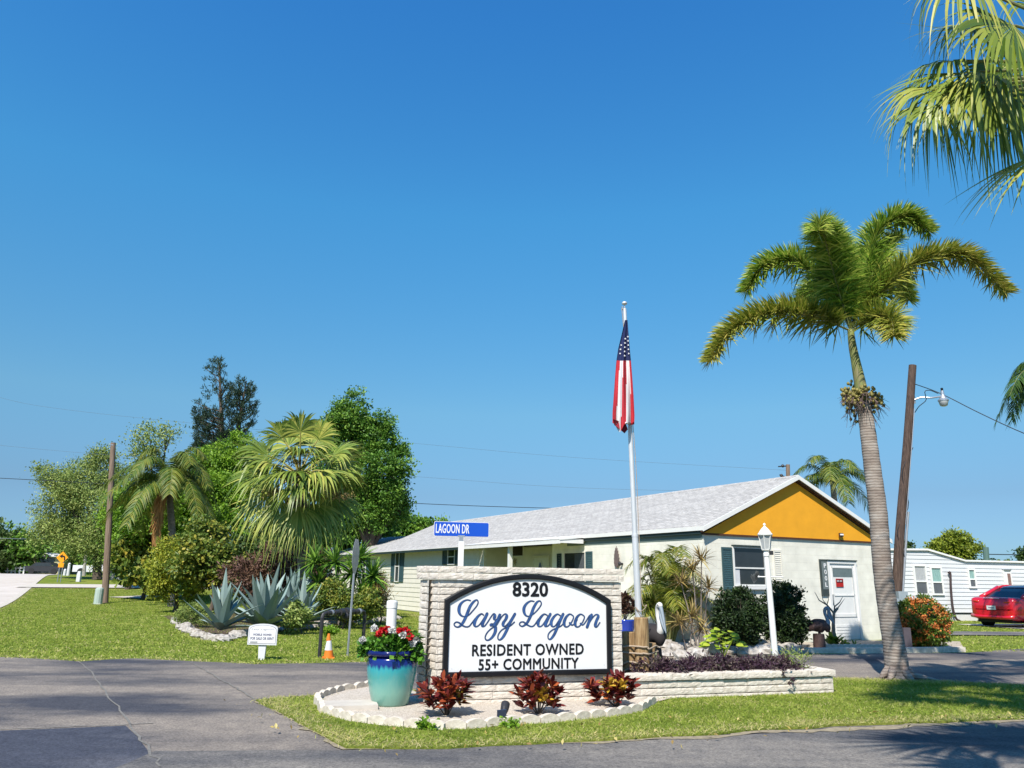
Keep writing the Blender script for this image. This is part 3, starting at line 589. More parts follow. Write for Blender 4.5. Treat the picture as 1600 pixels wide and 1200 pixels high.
# ---------------------------------------------------------------- flower pot with geraniums
pc=G(609,1107); pc[2]=.045; PT=thing('flower_pot','large glazed pot with cobalt rim and turquoise body left of the sign','pot',pc)
PT['label']='large glazed teal pot with cobalt blue rim left of the sign'
glz=bpy.data.materials.new('teal_glaze'); glz.use_nodes=True; n=glz.node_tree.nodes; l=glz.node_tree.links; b=n['Principled BSDF']; b.inputs['Roughness'].default_value=.16; b.inputs['Coat Weight'].default_value=.35
tc=n.new('ShaderNodeTexCoord'); sx=n.new('ShaderNodeSeparateXYZ'); l.new(tc.outputs['Object'],sx.inputs[0]); mp=n.new('ShaderNodeMapping'); mp.inputs['Scale'].default_value=(9,9,1.6); l.new(tc.outputs['Object'],mp.inputs[0])
nz=n.new('ShaderNodeTexNoise'); nz.inputs['Scale'].default_value=3; nz.inputs['Detail'].default_value=5; l.new(mp.outputs[0],nz.inputs['Vector'])
ma=n.new('ShaderNodeMath'); ma.operation='MULTIPLY_ADD'; ma.inputs[1].default_value=.14; l.new(nz.outputs['Fac'],ma.inputs[0]); l.new(sx.outputs['Z'],ma.inputs[2])
rp=n.new('ShaderNodeValToRGB'); l.new(ma.outputs[0],rp.inputs[0]); cs=[(.0,(.15,.27,.21)),(.22,(.17,.36,.29)),(.40,(.065,.29,.275)),(.485,(.03,.28,.31)),(.525,(.008,.018,.15)),(.9,(.004,.01,.09))]
while len(rp.color_ramp.elements)<6: rp.color_ramp.elements.new(.5)
for e,(p,c) in zip(rp.color_ramp.elements,cs): e.position=p; e.color=(*c,1)
l.new(rp.outputs[0],b.inputs['Base Color'])
mb=MB(); mb.lathe(pc,[(.205,0),(.215,.02),(.255,.17),(.288,.34),(.297,.44),(.29,.51),(.272,.545)],40); mb.build('pot_body',glz,PT,smooth=True)
mb=MB(); mb.lathe(pc,[(.272,.546),(.30,.555),(.318,.572),(.318,.60),(.305,.613),(.272,.61),(.268,.56)],40); mb.build('pot_rim',mat('cobalt_rim_glaze',(.008,.015,.12),.15,.3,6,coat=.3),PT,smooth=True)
mb=MB(); mb.lathe(pc,[(.0,.56),(.265,.562),(.265,.57),(.0,.572)],24); mb.build('soil',M['mulch'],PT)
gp=thing('geranium_plant','geraniums with red and white blooms filling the teal pot','plant',pc+Z3*.57)
gc=pc+Z3*.66
mb=MB(); cloud(mb,[(gc,(.29,.29,.15)),(gc+np.array([.08,0,.02]),(.26,.26,.16)),(gc+np.array([-.24,-.05,-.06]),(.12,.14,.1)),(gc+np.array([.27,-.05,-.07]),(.13,.14,.09))],2600,.062,clump=.06,shell=.3,asp=.95,flat=.9); mb.build('foliage',L['geran'],gp)
mb=MB()
for i in range(22): a=rng.random()*6.28; r=.1+.15*rng.random(); mb.tube([pc+Z3*.56,gc+np.array([math.cos(a)*r*.7,math.sin(a)*r*.7,0]),gc+np.array([math.cos(a)*r,math.sin(a)*r,.1])],.004,5)
mb.build('stem',L['geran'],gp)
for (px,py,c) in [(592,990,'r'),(603,1000,'r'),(597,985,'r'),(625,987,'r'),(632,984,'r'),(641,995,'r'),(637,990,'r'),(585,982,'w'),(612,985,'w'),(650,1000,'w'),(645,1005,'w'),(566,1000,'w'),(618,990,'w'),(630,992,'w'),(606,984,'r')]:
    c0=D(px,py,pc[1]-.24+.2*rng.random()); mb=MB(); mm=90; dd=nrm(rng.normal(size=(mm,3))); leaves(mb,c0+dd*.027*(.6+.4*rng.random((mm,1))),.030,dd,.3,None,.9); mb.build('bloom',L['redpet' if c=='r' else 'whitepet'],gp)
# ---------------------------------------------------------------- croton shrubs in the gravel
def croton(loc,label,R0=.30,H=.46,n=13,sc=1,grp='crotons in front of the sign',key='croton',ll=.15,cat='shrub'):
    t=thing('croton_shrub',label,cat,loc,grp); c=np.array(loc); mb=MB(); ml=MB()
    for i in range(n):
        a=6.28*i/n+rng.normal()*.3; r=R0*math.sqrt(rng.random())*.85; h=H*(.45+.5*(1-(r/R0)**2)+.1*rng.random())
        tip=c+np.array([r*math.cos(a),r*math.sin(a),h*.8]); mb.tube(catmull([c+np.array([.02*math.cos(a),.02*math.sin(a),0]),c+np.array([r*.5*math.cos(a),r*.5*math.sin(a),h*.35]),tip],6),[.006]*3+[.004]*3,6)
        for lvl in (1,.62):
         m=15; ph=rng.random(m)*6.28; el=rng.random(m)*1.25+.1; out=np.array([math.cos(a),math.sin(a),0])*r/R0*.5
         d=np.stack([np.cos(ph)*np.cos(el),np.sin(ph)*np.cos(el),np.sin(el)],1)+out; hgt=rng.random((m,1))
         N=np.array([0,0,1.])+rng.normal(size=(m,3))*.35
         tn=np.clip(.15+.55*rng.random(m)+.25*hgt[:,0]*(rng.random()>.4),0,.93);
         if rng.random()<.05: tn[:]=.97
         strips(ml,c+(tip-c)*np.array([lvl**.5,lvl**.5,lvl])-Z3*.10*hgt,d,N,ll*(.7+.5*rng.random(m)),ll*.31,.25,(.25,.85,1,.75,.05),tn)
    mb.build('stem',M['wood'],t); ml.build('foliage',L[key],t); return t
croton(G(697,1124)+Z3*.045,'red croton shrub nearest the teal pot, left of three in gravel',.31,.50,16)
croton(G(841,1122)+Z3*.045,'red and yellow croton shrub standing between the other two under the sign',.27,.48,14)
croton(G(963,1110)+Z3*.045,'bushy dark red croton shrub below the right end of the sign',.34,.42,16)
# two small flood lights
def flood(loc,label,rz):
    t=thing('flood_light',label,'flood light',loc); c=np.array(loc); mb=MB(); mb.box(c+Z3*.03,(.02,.02,.07)); mb.build('stake',M['blackpvc'],t)
    mb=MB(); ax=nrm(np.array([math.cos(rz),math.sin(rz),.75])); mb.tube([c+Z3*.09-ax*.07,c+Z3*.09,c+Z3*.09+ax*.05,c+Z3*.09+ax*.075],[.03,.045,.048,.048],14); mb.build('housing',M['blackpvc'],t)
    mb=MB(); mb.box(c+np.array([-.03,-.07,.05]),(.10,.012,.10),rz=.2,M=[[1,0,0],[0,.92,-.38],[0,.38,.92]]); mb.build('solar_panel',mat('solar_glass',(.03,.05,.09),.15,.1,5),t)
flood(G(788,1129)+Z3*.045,'small dark solar flood light aimed at the sign from gravel',1.4)
# weeds near the edging
for (px,py,s,lb) in [(665,1145,.05,'low green weed tuft growing against the left edging stones'),(795,1142,.035,'small green weed tuft by the edging below the flood light')]:
    t=thing('weed_clump',lb,'weed',G(px,py)+Z3*.03); mb=MB(); cloud(mb,[(G(px,py)+Z3*.06,(.12,.08,.05))],260,s,clump=.05,shell=.2,asp=.8); mb.build('foliage',L['bright'],t)
# ---------------------------------------------------------------- planter contents
def WP(u,n,z=0): return W0+w_*u-wn*n+Z3*z
PZ=.22
pil=[]
for (px,dep,top,r,lb) in [(984,.50,.82,.098,'left piling of the roped wooden cluster, middle in height'),(1004,.36,1.01,.10,'tallest centre piling of the roped wooden cluster'),(1016,.62,.66,.095,'short right piling half hidden behind the roped cluster')]:
    # stand it on the line of sight at that pixel column
    q=PL(px,1050,W0-wn*dep,wn); c=np.array([q[0],q[1],PZ]); mb=MB(); h=top-PZ
    mb.lathe(c,[(r*1.02,0),(r,h*.3),(r*.99,h*.7),(r*.97,h-.012),(r*.9,h)],20); pil.append(c); tag(mb.build('wooden_piling',M['piling'],loc=c),lb,'piling','roped wooden pilings behind the planter wall')
cc=(pil[0]+pil[1]+pil[2])/3
RP=thing('rope','pale thick rope looped around the wooden pilings','rope',cc)
for (z,tl) in [(.62,.015),(.555,.0),(.40,.04),(.29,.05)]:
    pts=[]
    for c0,a0,a1 in ((pil[0],2.3,4.6),(pil[1],4.4,5.6),(pil[2],5.4,7.4)):
        for a in np.linspace(a0,a1,5): rr=.108+ (.012*rng.random()); pts.append((c0[0]+rr*math.cos(a),c0[1]+rr*math.sin(a),z+tl*math.sin(a*1.7)+rng.normal()*.005))
    pts.append(pts[0]); mb=MB(); mb.tube(catmull(pts,60),.0125,7); mb.build('rope_turn',M['rope'],RP,smooth=True)
# flagpole + flag
fb=D(998,965,11.25); ft=D(976,482,11.25); fb=fb-(fb-ft)/(fb[2]-ft[2])*(fb[2]-PZ)
ftop=ft; FP=thing('flagpole','slender silver flagpole with ball finial behind the pilings','flagpole',fb)
def fpz(px_y): 
    t=(px_y-965)/(482-965); return D(998,965,11.25)*(1-t)+D(976,482,11.25)*t
mb=MB(); m1=fpz(847); mb.tube([fb,m1],[.046,.045],16,cap=True); mb.tube([m1,fpz(672),ftop],[.037,.034,.026],16); mb.tube([m1-Z3*.01,m1+Z3*.03],.048,16); mb.build('pole',M['alu'],FP,smooth=False)
mb=MB(); mb.ball(ftop+Z3*.085,(.042,.042,.030),16,10); mb.tube([ftop,ftop+Z3*.07],.009,8); mb.build('finial',M['alu'],FP,smooth=True)
mb=MB(); mb.tube([ftop-Z3*.02+np.array([-.035,-.01,0]),ftop+np.array([-.035,-.01,.03])],.012,8); mb.box(ftop+np.array([-.02,0,-.01]),(.05,.03,.03)); mb.build('pulley',M['galv'],FP)
mb=MB(); hp=[ftop+np.array([-.05,-.03,0]),fpz(700)+np.array([.05,-.02,0]),fpz(850)+np.array([.055,-.02,0]),fpz(940)+np.array([.05,-.03,0]),fpz(950)+np.array([.11,-.05,.03]),fpz(956)+np.array([.02,-.06,0]),fpz(950)+np.array([-.05,-.05,.0]),fpz(962)+np.array([.03,-.05,-.02])]
mb.tube(catmull(hp,50),.005,5); mb.build('halyard',M['rope'],FP)
fl=thing('flag','limp furled flag with stars and red and white stripes on the pole','flag',fpz(500))
rows=46; cols=25
lft=[(500,976.5),(520,972),(545,966),(565,963),(590,961),(620,959),(650,957),(668,957)]; rgt=[(500,980.5),(520,982),(545,984),(565,986),(590,988),(620,990),(650,991.5),(668,991)]
V=[]; 
for i in range(rows):
    y=500+168*i/(rows-1); xl=np.interp(y,*zip(*lft)); xr=np.interp(y,*zip(*rgt))
    for j in range(cols):
        s=j/(cols-1); foldamp=.018+.05*(i/rows); yy=y+(8*math.exp(-((s-.35)/.16)**2) - 7*s*(1-s) -8*s if i==rows-1 else 0)*1.0+ (i/rows)**3*(9*math.exp(-((s-.3)/.2)**2)-10*abs(s-.85))
        dpt=foldamp*math.sin(s*9.5+.6*math.sin(i*.11))+.35*foldamp*math.sin(s*21+i*.05)
        V.append(D(xl+(xr-xl)*s,yy,11.07+dpt))
V=np.array(V); fm=[]; ff=[]
for i in range(rows-1):
    for j in range(cols-1):
        s=j/(cols-1); y=i/(rows-1); ff.append((i*cols+j,i*cols+j+1,(i+1)*cols+j+1,(i+1)*cols+j))
        if y<.37: fm.append(0)
        else:
            k=(s*4.6+(y-.37)*.55); k=int(k); fm.append(1 if k%2==0 else 2)
mb=MB()
for m_ in (0,1,2):
    pass
mb.add(V,np.array(ff)); mb.m=[np.array(fm)]
fo=mb.build('flag_cloth',[mat('flag_blue',(.014,.022,.09),.8,.15,20),mat('flag_red',(.50,.025,.04),.8,.12,20),mat('flag_white',(.72,.70,.70),.8,.06,20)],fl,smooth=True)
mb=MB()
# loose lower corner
c1=[D(958,655,11.0),D(960,664,11.10),D(968,670,11.10),D(976,677,11.12),D(981,671,11.14),D(978,662,11.16),D(968,658,11.16)]
mb.add(c1,[(0,1,2,6),(2,3,5,6),(3,4,5)]); mb.add([q+np.array([0,.012,0]) for q in c1],[(0,1,2,6),(2,3,5,6),(3,4,5)]); mb.build('flag_corner',mat('flag_dark_red',(.25,.015,.03),.8,.3,12),fl)
stm=mat('flag_star_white',(.75,.75,.75),.7,.03,5)
for r in range(5):
    for q in range(3):
        y=526+r*6.6+ (3.3 if q==1 else 0); xl=np.interp(y,*zip(*lft)); xr=np.interp(y,*zip(*rgt)); s=[.2,.55,.88][q]; 
        if y<535 and q==0: continue
        if y>560: continue
        i=(y-500)/168*(rows-1); fa=.018+.05*(i/rows); c0=D(xl+(xr-xl)*s,y,11.07+fa*math.sin(s*9.5+.6*math.sin(i*.11))+.35*fa*math.sin(s*21+i*.05)-.014); pr=[]
        for k in range(10): a=math.pi/2+k*math.pi/5; r_=.017 if k%2==0 else .007; pr.append((r_*math.cos(a),r_*math.sin(a)))
        mb=MB(); mb.prism(pr,c0,np.array([1.,0,0]),Z3,np.array([0,-1.,0]),.002); mb.build('star',stm,fl)
# lamp post
la=D(1212,1035,11.75); lt=D(1197.5,868,11.75); la2=la+(la-lt)*((la[2]-PZ)/(lt[2]-la[2])); LP=thing('lamp_post','white leaning garden lamp post with lantern head in the planter','lamp post',la2)
mb=MB(); mb.tube([la2,la,la*.1+lt*.9,lt],[.047,.046,.04,.036],16); mb.tube([lt-Z3*.01,lt+Z3*.02,lt+Z3*.07],[.045,.045,.03],16); mb.build('post',M['white'],LP,smooth=False)
ld=nrm(lt-la2); mb=MB(); ap=D(1204,902,11.75)
mb.tube([ap+np.array([-.17,0,.005]),ap+np.array([.17,0,.005])],.009,8); mb.ball(ap+np.array([-.175,0,.005]),.016,8,6); mb.ball(ap+np.array([.175,0,.005]),.016,8,6); mb.build('ladder_bar',M['white'],LP)
LH=lt+Z3*.06
mb=MB(); mb.lathe(LH,[(.03,0),(.062,.015),(.066,.028),(.05,.032)],6); mb.build('lantern_base',M['white'],LP); mb=MB(); mb.lathe(LH,[(.108,.235),(.112,.25),(.10,.262),(.07,.31),(.045,.34),(.018,.365),(.014,.38),(.022,.392),(.015,.41),(.004,.42)],18); mb.build('lantern_cap',M['white'],LP)
mb=MB()
for k in range(6):
    a=2*math.pi*k/6; mb.tube([LH+np.array([.062*math.cos(a),.062*math.sin(a),.03]),LH+np.array([.10*math.cos(a),.10*math.sin(a),.236])],.006,5)
mb.build('lantern_frame',M['white'],LP)
mb=MB(); mb.lathe(LH,[(.056,.03),(.093,.234)],6); mb.build('lantern_glass',M['lampglass'],LP)
mb=MB(); mb.box(lt+np.array([.075,0,.04]),(.05,.04,.06)); mb.build('photocell',M['blackpvc'],LP)
# purple ground cover: separate plants in a row along the planter
i=0; names=['beside the pilings','second from the pilings','third from the pilings','fourth from the pilings','left of the lamp post','at the foot of the lamp post','right of the lamp post']
for u,nn_,h in [(2.98,.32,.29),(3.32,.30,.26),(3.68,.32,.25),(4.04,.30,.27),(4.40,.32,.26),(4.72,.28,.25),(5.02,.26,.24)]:
    c=WP(u,nn_,PZ); t=thing('groundcover_plant','dark purple leafy plant '+names[i]+' in the planter','plant',c,'purple plants along the planter wall'); i+=1
    mb=MB()
    for k in range(46):
        a=rng.random()*6.28; r=.26*math.sqrt(rng.random()); z=h*(.35+.65*rng.random())*(1-.5*(r/.26)**2); d=np.array([r*math.cos(a),r*math.sin(a),z])
        mb.tube([c+d*np.array([.3,.3,0]),c+d*.6,c+d],[.004,.003,.002],4)
    mb.build('stem',M['stalk'],t)
    mb=MB(); cloud(mb,[(c+Z3*h*.5,(.25,.25,h*.55))],1500,.055,clump=.06,shell=.3,asp=.35,flat=.6); mb.build('foliage',L['purple'],t)
c=WP(5.28,.36,PZ); t=thing('wispy_plant','sparse pale green twiggy plant at the right planter end','plant',c); mb=MB()
for k in range(60): a=rng.random()*6.28; r=.3*math.sqrt(rng.random()); z=.34*rng.random()+.05; mb.tube([c,c+np.array([r*.6*math.cos(a),r*.6*math.sin(a),z*.7]),c+np.array([r*math.cos(a),r*math.sin(a),z])],.003,4)
mb.build('stem',mat('pale_twig',(.25,.24,.15),.8,.2,9),t); mb=MB(); cloud(mb,[(c+Z3*.2,(.3,.3,.17))],520,.045,clump=.07,shell=.3,asp=.3); mb.build('foliage',L['oak'],t)
# hanging sprig over the wall
c=WP(4.83,-.06,.30); t=thing('trailing_sprig','dark sprig trailing over the planter wall below the lamp','plant',c); mb=MB(); cloud(mb,[(c-Z3*.06,(.09,.03,.11))],110,.05,clump=.03,shell=.2,asp=.3,flat=-.4); mb.build('foliage',L['purple'],t)
# ---------------------------------------------------------------- pelican statues
def tube_body(mb,pts,rad,n=14,sq=1): mb.tube(catmull(pts,26),np.interp(np.linspace(0,1,26),np.linspace(0,1,len(rad)),rad),n)
def pelican(loc,label,sc,rz,colbody,colhead,z0=.0):
    c=np.array(loc); t=thing('pelican_statue',label,'statue',c)
    def X(p): p=np.array(p,float)*sc; v=rotz(p[None],rz)[0]; return c+v
    mb=MB(); mb.lathe(c,[(.13*sc,0),(.125*sc,.15*sc),(.12*sc,.26*sc),(.115*sc,.30*sc)],12); mb.build('stump',M['pelbrown'],t)
    mb=MB(); P=[X(p) for p in [(-.34,0,.36),(-.22,0,.42),(-.05,0,.47),(.10,0,.46),(.18,0,.42),(.20,0,.34)]]; tube_body(mb,P,[.02,.08,.145,.155,.10,.03],16)
    for s in (-1,1): mb.tube([X((.02,.05*s,.36)),X((.02,.05*s,.21))],.018*sc,8); mb.tube([X((.02,.05*s,.225)),X((.10,.06*s,.222))],[.02*sc,.012*sc],6)
    mb.build('body',colbody,t,smooth=True)
    mb=MB()
    for s in (-1,1): tube_body(mb,[X(p) for p in [(.12,.11*s,.48),(-.05,.135*s,.44),(-.22,.10*s,.38),(-.36,.04*s,.34)]],[.03,.07,.06,.008],10)
    mb.build('wing',colbody,t,smooth=True)
    mb=MB(); P=[X(p) for p in [(.13,0,.45),(.21,0,.52),(.20,0,.62),(.165,0,.72),(.17,0,.80),(.215,0,.835),(.26,0,.82)]]; tube_body(mb,P,[.07,.052,.04,.035,.038,.045,.02],14); mb.build('neck_and_head',colhead,t,smooth=True)
    mb=MB(); P=[X(p) for p in [(.235,0,.82),(.27,0,.74),(.31,0,.62),(.345,0,.50)]]; tube_body(mb,P,[.03,.024,.016,.006],10); P=[X(p) for p in [(.225,0,.80),(.24,0,.70),(.28,0,.60),(.33,0,.52)]]; tube_body(mb,P,[.015,.034,.026,.004],10); mb.build('beak',M['pelgrey'],t,smooth=True)
    mb=MB(); 
    for s in (-1,1): mb.ball(X((.225,.034*s,.838)),.008*sc,8,6)
    mb.build('eye',M['black'],t)
    return t
q=D(1019,1000,11.65); c=np.array([q[0],q[1],PZ])
pelican(c,'white headed pelican statue with dark wings beside the pilings',1.12,R(-70),mat('black_brown_statue',(.03,.025,.025),.8,.2,9),M['pelwhite'])
# ---------------------------------------------------------------- Lagoon street name sign
q=D(720.5,850,11.15); SPz=thing('street_name_sign','blue street name sign on a white post rising behind the wall','street sign',(q[0],q[1],0))
c0=np.array([q[0],q[1],0]); mb=MB(); mb.box(c0+Z3*1.0,(.078,.078,2.0),rz=.1); mb.build('post',M['cream'] if 0 else M['white'],SPz)
mb=MB(); mb.box(c0+Z3*2.03,(.055,.055,.07),rz=.1); mb.box(c0+Z3*2.075,(.10,.03,.02),rz=.1); mb.build('bracket',M['galv'],SPz)
su=nrm(np.array([.985,.17,0])); sn_=np.array([su[1],-su[0],0]); so_=c0*1.0
def on_s(px,py): p=PL(px,py,so_,sn_)-so_; return float(p@su),float(p[2])
uL,zL=on_s(678,825.5); uR,zR=on_s(764,827); z0_,z1_=on_s(720,838.5)[1],on_s(720,815.5)[1]
def rrect(u0,u1,z0,z1,r,n=5): return [(cx+r*math.cos(a),cz+r*math.sin(a)) for cx,cz,a0 in ((u1-r,z1-r,0),(u0+r,z1-r,90),(u0+r,z0+r,180),(u1-r,z0+r,270)) for a in [R(a0+90*i/n) for i in range(n+1)]]
mb=MB(); mb.prism(rrect(uL,uR,z0_,z1_,.02),so_-sn_*.003,su,Z3,sn_,.005); mb.build('blade_border',M['signwhite'],SPz)
mb=MB(); mb.prism(rrect(uL+.006,uR-.006,z0_+.006,z1_-.006,.017),so_-sn_*.005,su,Z3,sn_,.009); mb.build('blade',M['signblue'],SPz)
u0,_=on_s(681,830); u1,_=on_s(733,830); text('lettering','LAGOON DR',so_,su,sn_,u0,u1,z0_+.045,z1_-.035,.0042,M['signwhite'],SPz,.0022,.001)
# ---------------------------------------------------------------- things on the far lawn edge
q=D(543,1025,15.7);q[2]=0; tq=D(557,846,15.7); st=thing('stop_sign','grey sign plate on a steel post seen almost edge on','road sign',q)
ax=nrm(tq-q); mb=MB(); mb.tube([q,q+ax*np.linalg.norm(tq-q)],.022,6); mb.build('post',M['galv'],st)
pd=np.array([.0,1.,0]); cpl=D(556,869,15.66); mb=MB(); a8=[(.36*math.cos(R(22.5+45*k)),.36*math.sin(R(22.5+45*k))) for k in range(8)]; pnn=np.array([-1.,0,0]); mb.prism(a8,cpl,pd,nrm(ax),pnn,.004); mb.build('plate',M['galv'],st)
q=D(612,960,14.95); q[2]=0; t=thing('pipe_bollard','white round capped post standing behind the geraniums','bollard',q); mb=MB(); zt=D(612,938,14.95)[2]; mb.lathe(q,[(.095,0),(.095,zt-.13)],24); mb.build('post',M['white'],t,smooth=False); mb=MB(); mb.lathe(q,[(.103,zt-.135),(.103,zt-.03),(.095,zt-.01),(.06,zt)],24); mb.build('cap',M['white'],t)
# pipe frame
a_=G(499,1027); b_=D(567,1010,16.6); b_[2]=0; t=thing('pipe_assembly','dark metal backflow pipe on two risers beside the cone','pipe',a_)
h=.80; mb=MB(); mb.tube([a_,a_+Z3*(h-.08),a_+Z3*(h-.02)+nrm(b_-a_)*.03,a_+Z3*h+nrm(b_-a_)*.08],.036,12); mb.tube([b_,b_+Z3*(h-.08),b_+Z3*(h-.02)-nrm(b_-a_)*.03,b_+Z3*h-nrm(b_-a_)*.08],.036,12); mb.build('riser',M['blackpvc'],t)
mb=MB(); pa=a_+Z3*h; pb=b_+Z3*h; L_=np.linalg.norm(pb-pa); dn=(pb-pa)/L_; mb.tube([pa+dn*.06,pb-dn*.06],.034,12)
for s,r in ((.14,.05),(.30,.055),(.42,.075),(.55,.085),(.66,.07),(.8,.05)): mb.tube([pa+dn*(L_*s-.05),pa+dn*(L_*s+.05)],r,12)
mb.ball(pa+dn*L_*.55-Z3*.07,(.1,.1,.09),12,8); mb.build('valve_body',M['blackpvc'],t)
mb=MB()
for s in (.2,.86): mb.tube([pa+dn*(L_*s-.02),pa+dn*(L_*s+.02)],.06,12)
mb.build('coupling',M['galv'],t)
# cone
q=G(513,1029); t=thing('traffic_cone','orange traffic cone with white band beside the black pipe','traffic cone',q); mb=MB(); mb.box(q+Z3*.015,(.23,.23,.03),rz=.2); tp=np.array([-.02,0,0])
mb.lathe(q,[(.09,.03),(.072,.15)],20); mb.build('cone_base',M['cone'],t); mb=MB(); mb.lathe(q+tp*.4,[(.072,.15),(.042,.32)],20); mb.build('white_band',M['oldwhite'],t); mb=MB(); mb.lathe(q+tp,[(.043,.32),(.022,.44),(.018,.445)],20); mb.build('cone_tip',M['cone'],t)
# small for sale sign
q=G(409,1031); t=thing('lawn_sign','small white arched sale sign on a short post in grass','sign',q); su2=nrm(np.array([.99,-.12,0])); sn2=np.array([su2[1],-su2[0],0]); so2=q+sn2*.03
def on_q(px,py): p=PL(px,py,so2,sn2)-so2; return float(p@su2),float(p[2])
(ua,za),(ub,zb),(_,zc_),(_,zd)=on_q(387,1007),on_q(432.5,1007),on_q(410,974.5),on_q(388,981)
mb=MB(); mb.prism([(-.06,0),(.055,0),(.07,za+.06),(-.08,za+.06)],q-sn2*.01,su2,Z3,sn2,.035); mb.build('post',M['oldwhite'],t)
def arch2(i):
    u0,u1,z0=ua+i,ub-i,za+i; z1=zd-i; pts=[(u0,z0),(u1,z0),(u1,z1)]
    for k in range(1,12): s=1-2*k/12; pts.append(((u0+u1)/2+(u1-u0)/2*math.sin(s*math.pi/2), z1+(zc_-i-z1)*math.cos(s*math.pi/2)**.9))
    return pts+[(u0,z1)]
mb=MB(); mb.prism(arch2(0),so2,su2,Z3,sn2,.02); mb.build('board',M['oldwhite'],t)
mb=MB(); mb.prism(arch2(.022),so2,su2,Z3,sn2,.022); mb.build('border_line',mat('grey_sign_line',(.20,.20,.24),.6,.1,9),t)
mb=MB(); mb.prism(arch2(.03),so2,su2,Z3,sn2,.0235); mb.build('face',M['signwhite'],t)
gy=mat('faded_lettering',(.20,.20,.26),.7,.2,30)
for s,x0,x1,y0,y1 in [('MOBILE HOMES',397,425,989.5,993.5),('FOR SALE OR RENT',392.5,428.5,995,1000)]:
    u0,z1=on_q(x0,y0); u1,z0=on_q(x1,y1); text('lettering',s,so2,su2,sn2,u0,u1,z0,z1,.0238,gy,t,.003,.001)
u0,z1=on_q(394,981.3); u1,z0=on_q(429,985.8); text('lettering','Lazy Lagoon',so2,su2,sn2,u0,u1,z0,z1,.0238,gy,t,0,.001,italic=.35)
mb=MB(); u0,z1=on_q(392,1001.6); u1,z0=on_q(403,1005.2); mb.prism([(u0,z0),(u1,z0),(u1,z1),(u0,z1)],so2+sn2*.0237,su2,Z3,sn2,.001); mb.build('faded_patch',mat('faded_patch_grey',(.33,.33,.33),.7,.3,20),t)
# electric pedestal and wooden pole on the left
q=G(152.5,945.5); t=thing('utility_pedestal','pale green utility pedestal box beside the left pole','utility box',q); mb=MB(); mb.lathe(q,[(.2,0),(.19,.1),(.185,.72),(.17,.78),(.08,.81)],12); mb.build('cabinet',M['pedestal'],t); mb=MB(); mb.box(q+Z3*.03,(.42,.36,.07)); mb.build('base',M['conc'],t)
q=D(164,940,38.9); q[2]=.03; tq=D(177,692,38.9); t=thing('utility_pole','tall bare leaning wooden utility pole left on the lawn','utility pole',q); mb=MB(); mb.tube([q,q*.5+tq*.5,tq],[.16,.145,.12],12); mb.build('pole',M['pole2'],t)
mb=MB(); mb.tube([tq-Z3*.15,tq-Z3*.1],.128,12); mb.build('cap_band',M['galv'],t)
# ---------------------------------------------------------------- rocks
def rock(loc,s,label,group,mt=None,cat='rock'):
    mb=MB(); mb.ball((loc[0],loc[1],loc[2]+s*.3),(s*(.8+.5*random.random()),s*(.7+.4*random.random()),s*(.5+.25*random.random())),9,6,jit=.5); o=mb.build('rock',mt or M['rock'],loc=loc,smooth=False); return tag(o,label,cat,group)
brd=[G(*p) for p in [(273,972),(280,980),(290,987),(303,993),(318,998),(335,1001),(352,1001),(368,998),(384,994),(400,990),(418,989),(440,987),(452,986),(470,984),(490,981),(505,979),(520,977)]]
bl=catmull(brd,36)
for p in bl: rock(p+np.append(rng.normal(size=2)*.05,0),.14+.05*rng.random(),'white rough shell rock in the border round the agave bed','white rocks bordering the agave bed')
b2=catmull([G(*p) for p in [(558,976),(575,974),(595,971),(618,968)]],9)
for p in b2: rock(p+np.append(rng.normal(size=2)*.05,0),.13+.05*rng.random(),'whitish rock in the border below the spiky yucca','rocks bordering the yucca bed')
sheet('agave_bed',wob([tuple(q[:2]) for q in bl[::3]]+[tuple(G(618,968)[:2]),(-4.6,30),(-10,33),(-12.5,29)],3,.1),.02,M['mulch'],.02)
# rocks in the bed in front of the club house
k=0
for (px,py) in [(1032,1006),(1048,1003),(1062,1000),(1078,1006),(1090,1012),(1104,1008),(1118,1014),(1132,1009),(1146,1016),(1160,1012),(1175,1018),(1190,1014),(1205,1019),(1220,1015),(1100,1002),(1044,1014),(1070,1018),(1236,1018),(1056,1022),(1086,1023),(1112,1024),(1140,1024),(1168,1026),(1196,1026),(1040,1028),(1066,1030),(1094,1031)]:
    p=G(px,py); rock(p,.17+.08*rng.random(),'pale shell rock heaped in the bed before the club house','pale rocks before the club house')
sheet('house_bed',[(2.6,15.6),(4.5,16.6),G(1268,1021),G(1380,1019),G(1508,1018),G(1500,1004),(9.5,21.5),(4.6,19),(1.5,24),(.4,22),(1.5,17.5)],.03,mat('sandy_bed',(.42,.36,.28),.95,.25,9,.6,40),.03)
curb=thing('concrete_curb','long pale concrete curb edging the club house bed','curb',curbline[0])
for p,q in ((G(1262,1021),G(1383,1021)),(G(1383,1021),G(1510,1019))):
    d=q-p; ln=np.linalg.norm(d); d/=ln; nn_=np.array([d[1],-d[0],0]); mb=MB(); m=int(ln/1.2)
    for i in range(m): pbox(mb,p,d,nn_,ln*i/m+.01,ln*(i+1)/m-.01,0,.11+.006*rng.normal(),-.16,.0)
    mb.build('curb_block',M['edging'],curb)
for i in range(16):
    p=G(1268+i*9.2,1014.5); p[2]=.03; edging(i,p[:2],np.array([.98,.17]),'scalloped edging stone on the club house bed before the door','scalloped edging stones before the club house door')
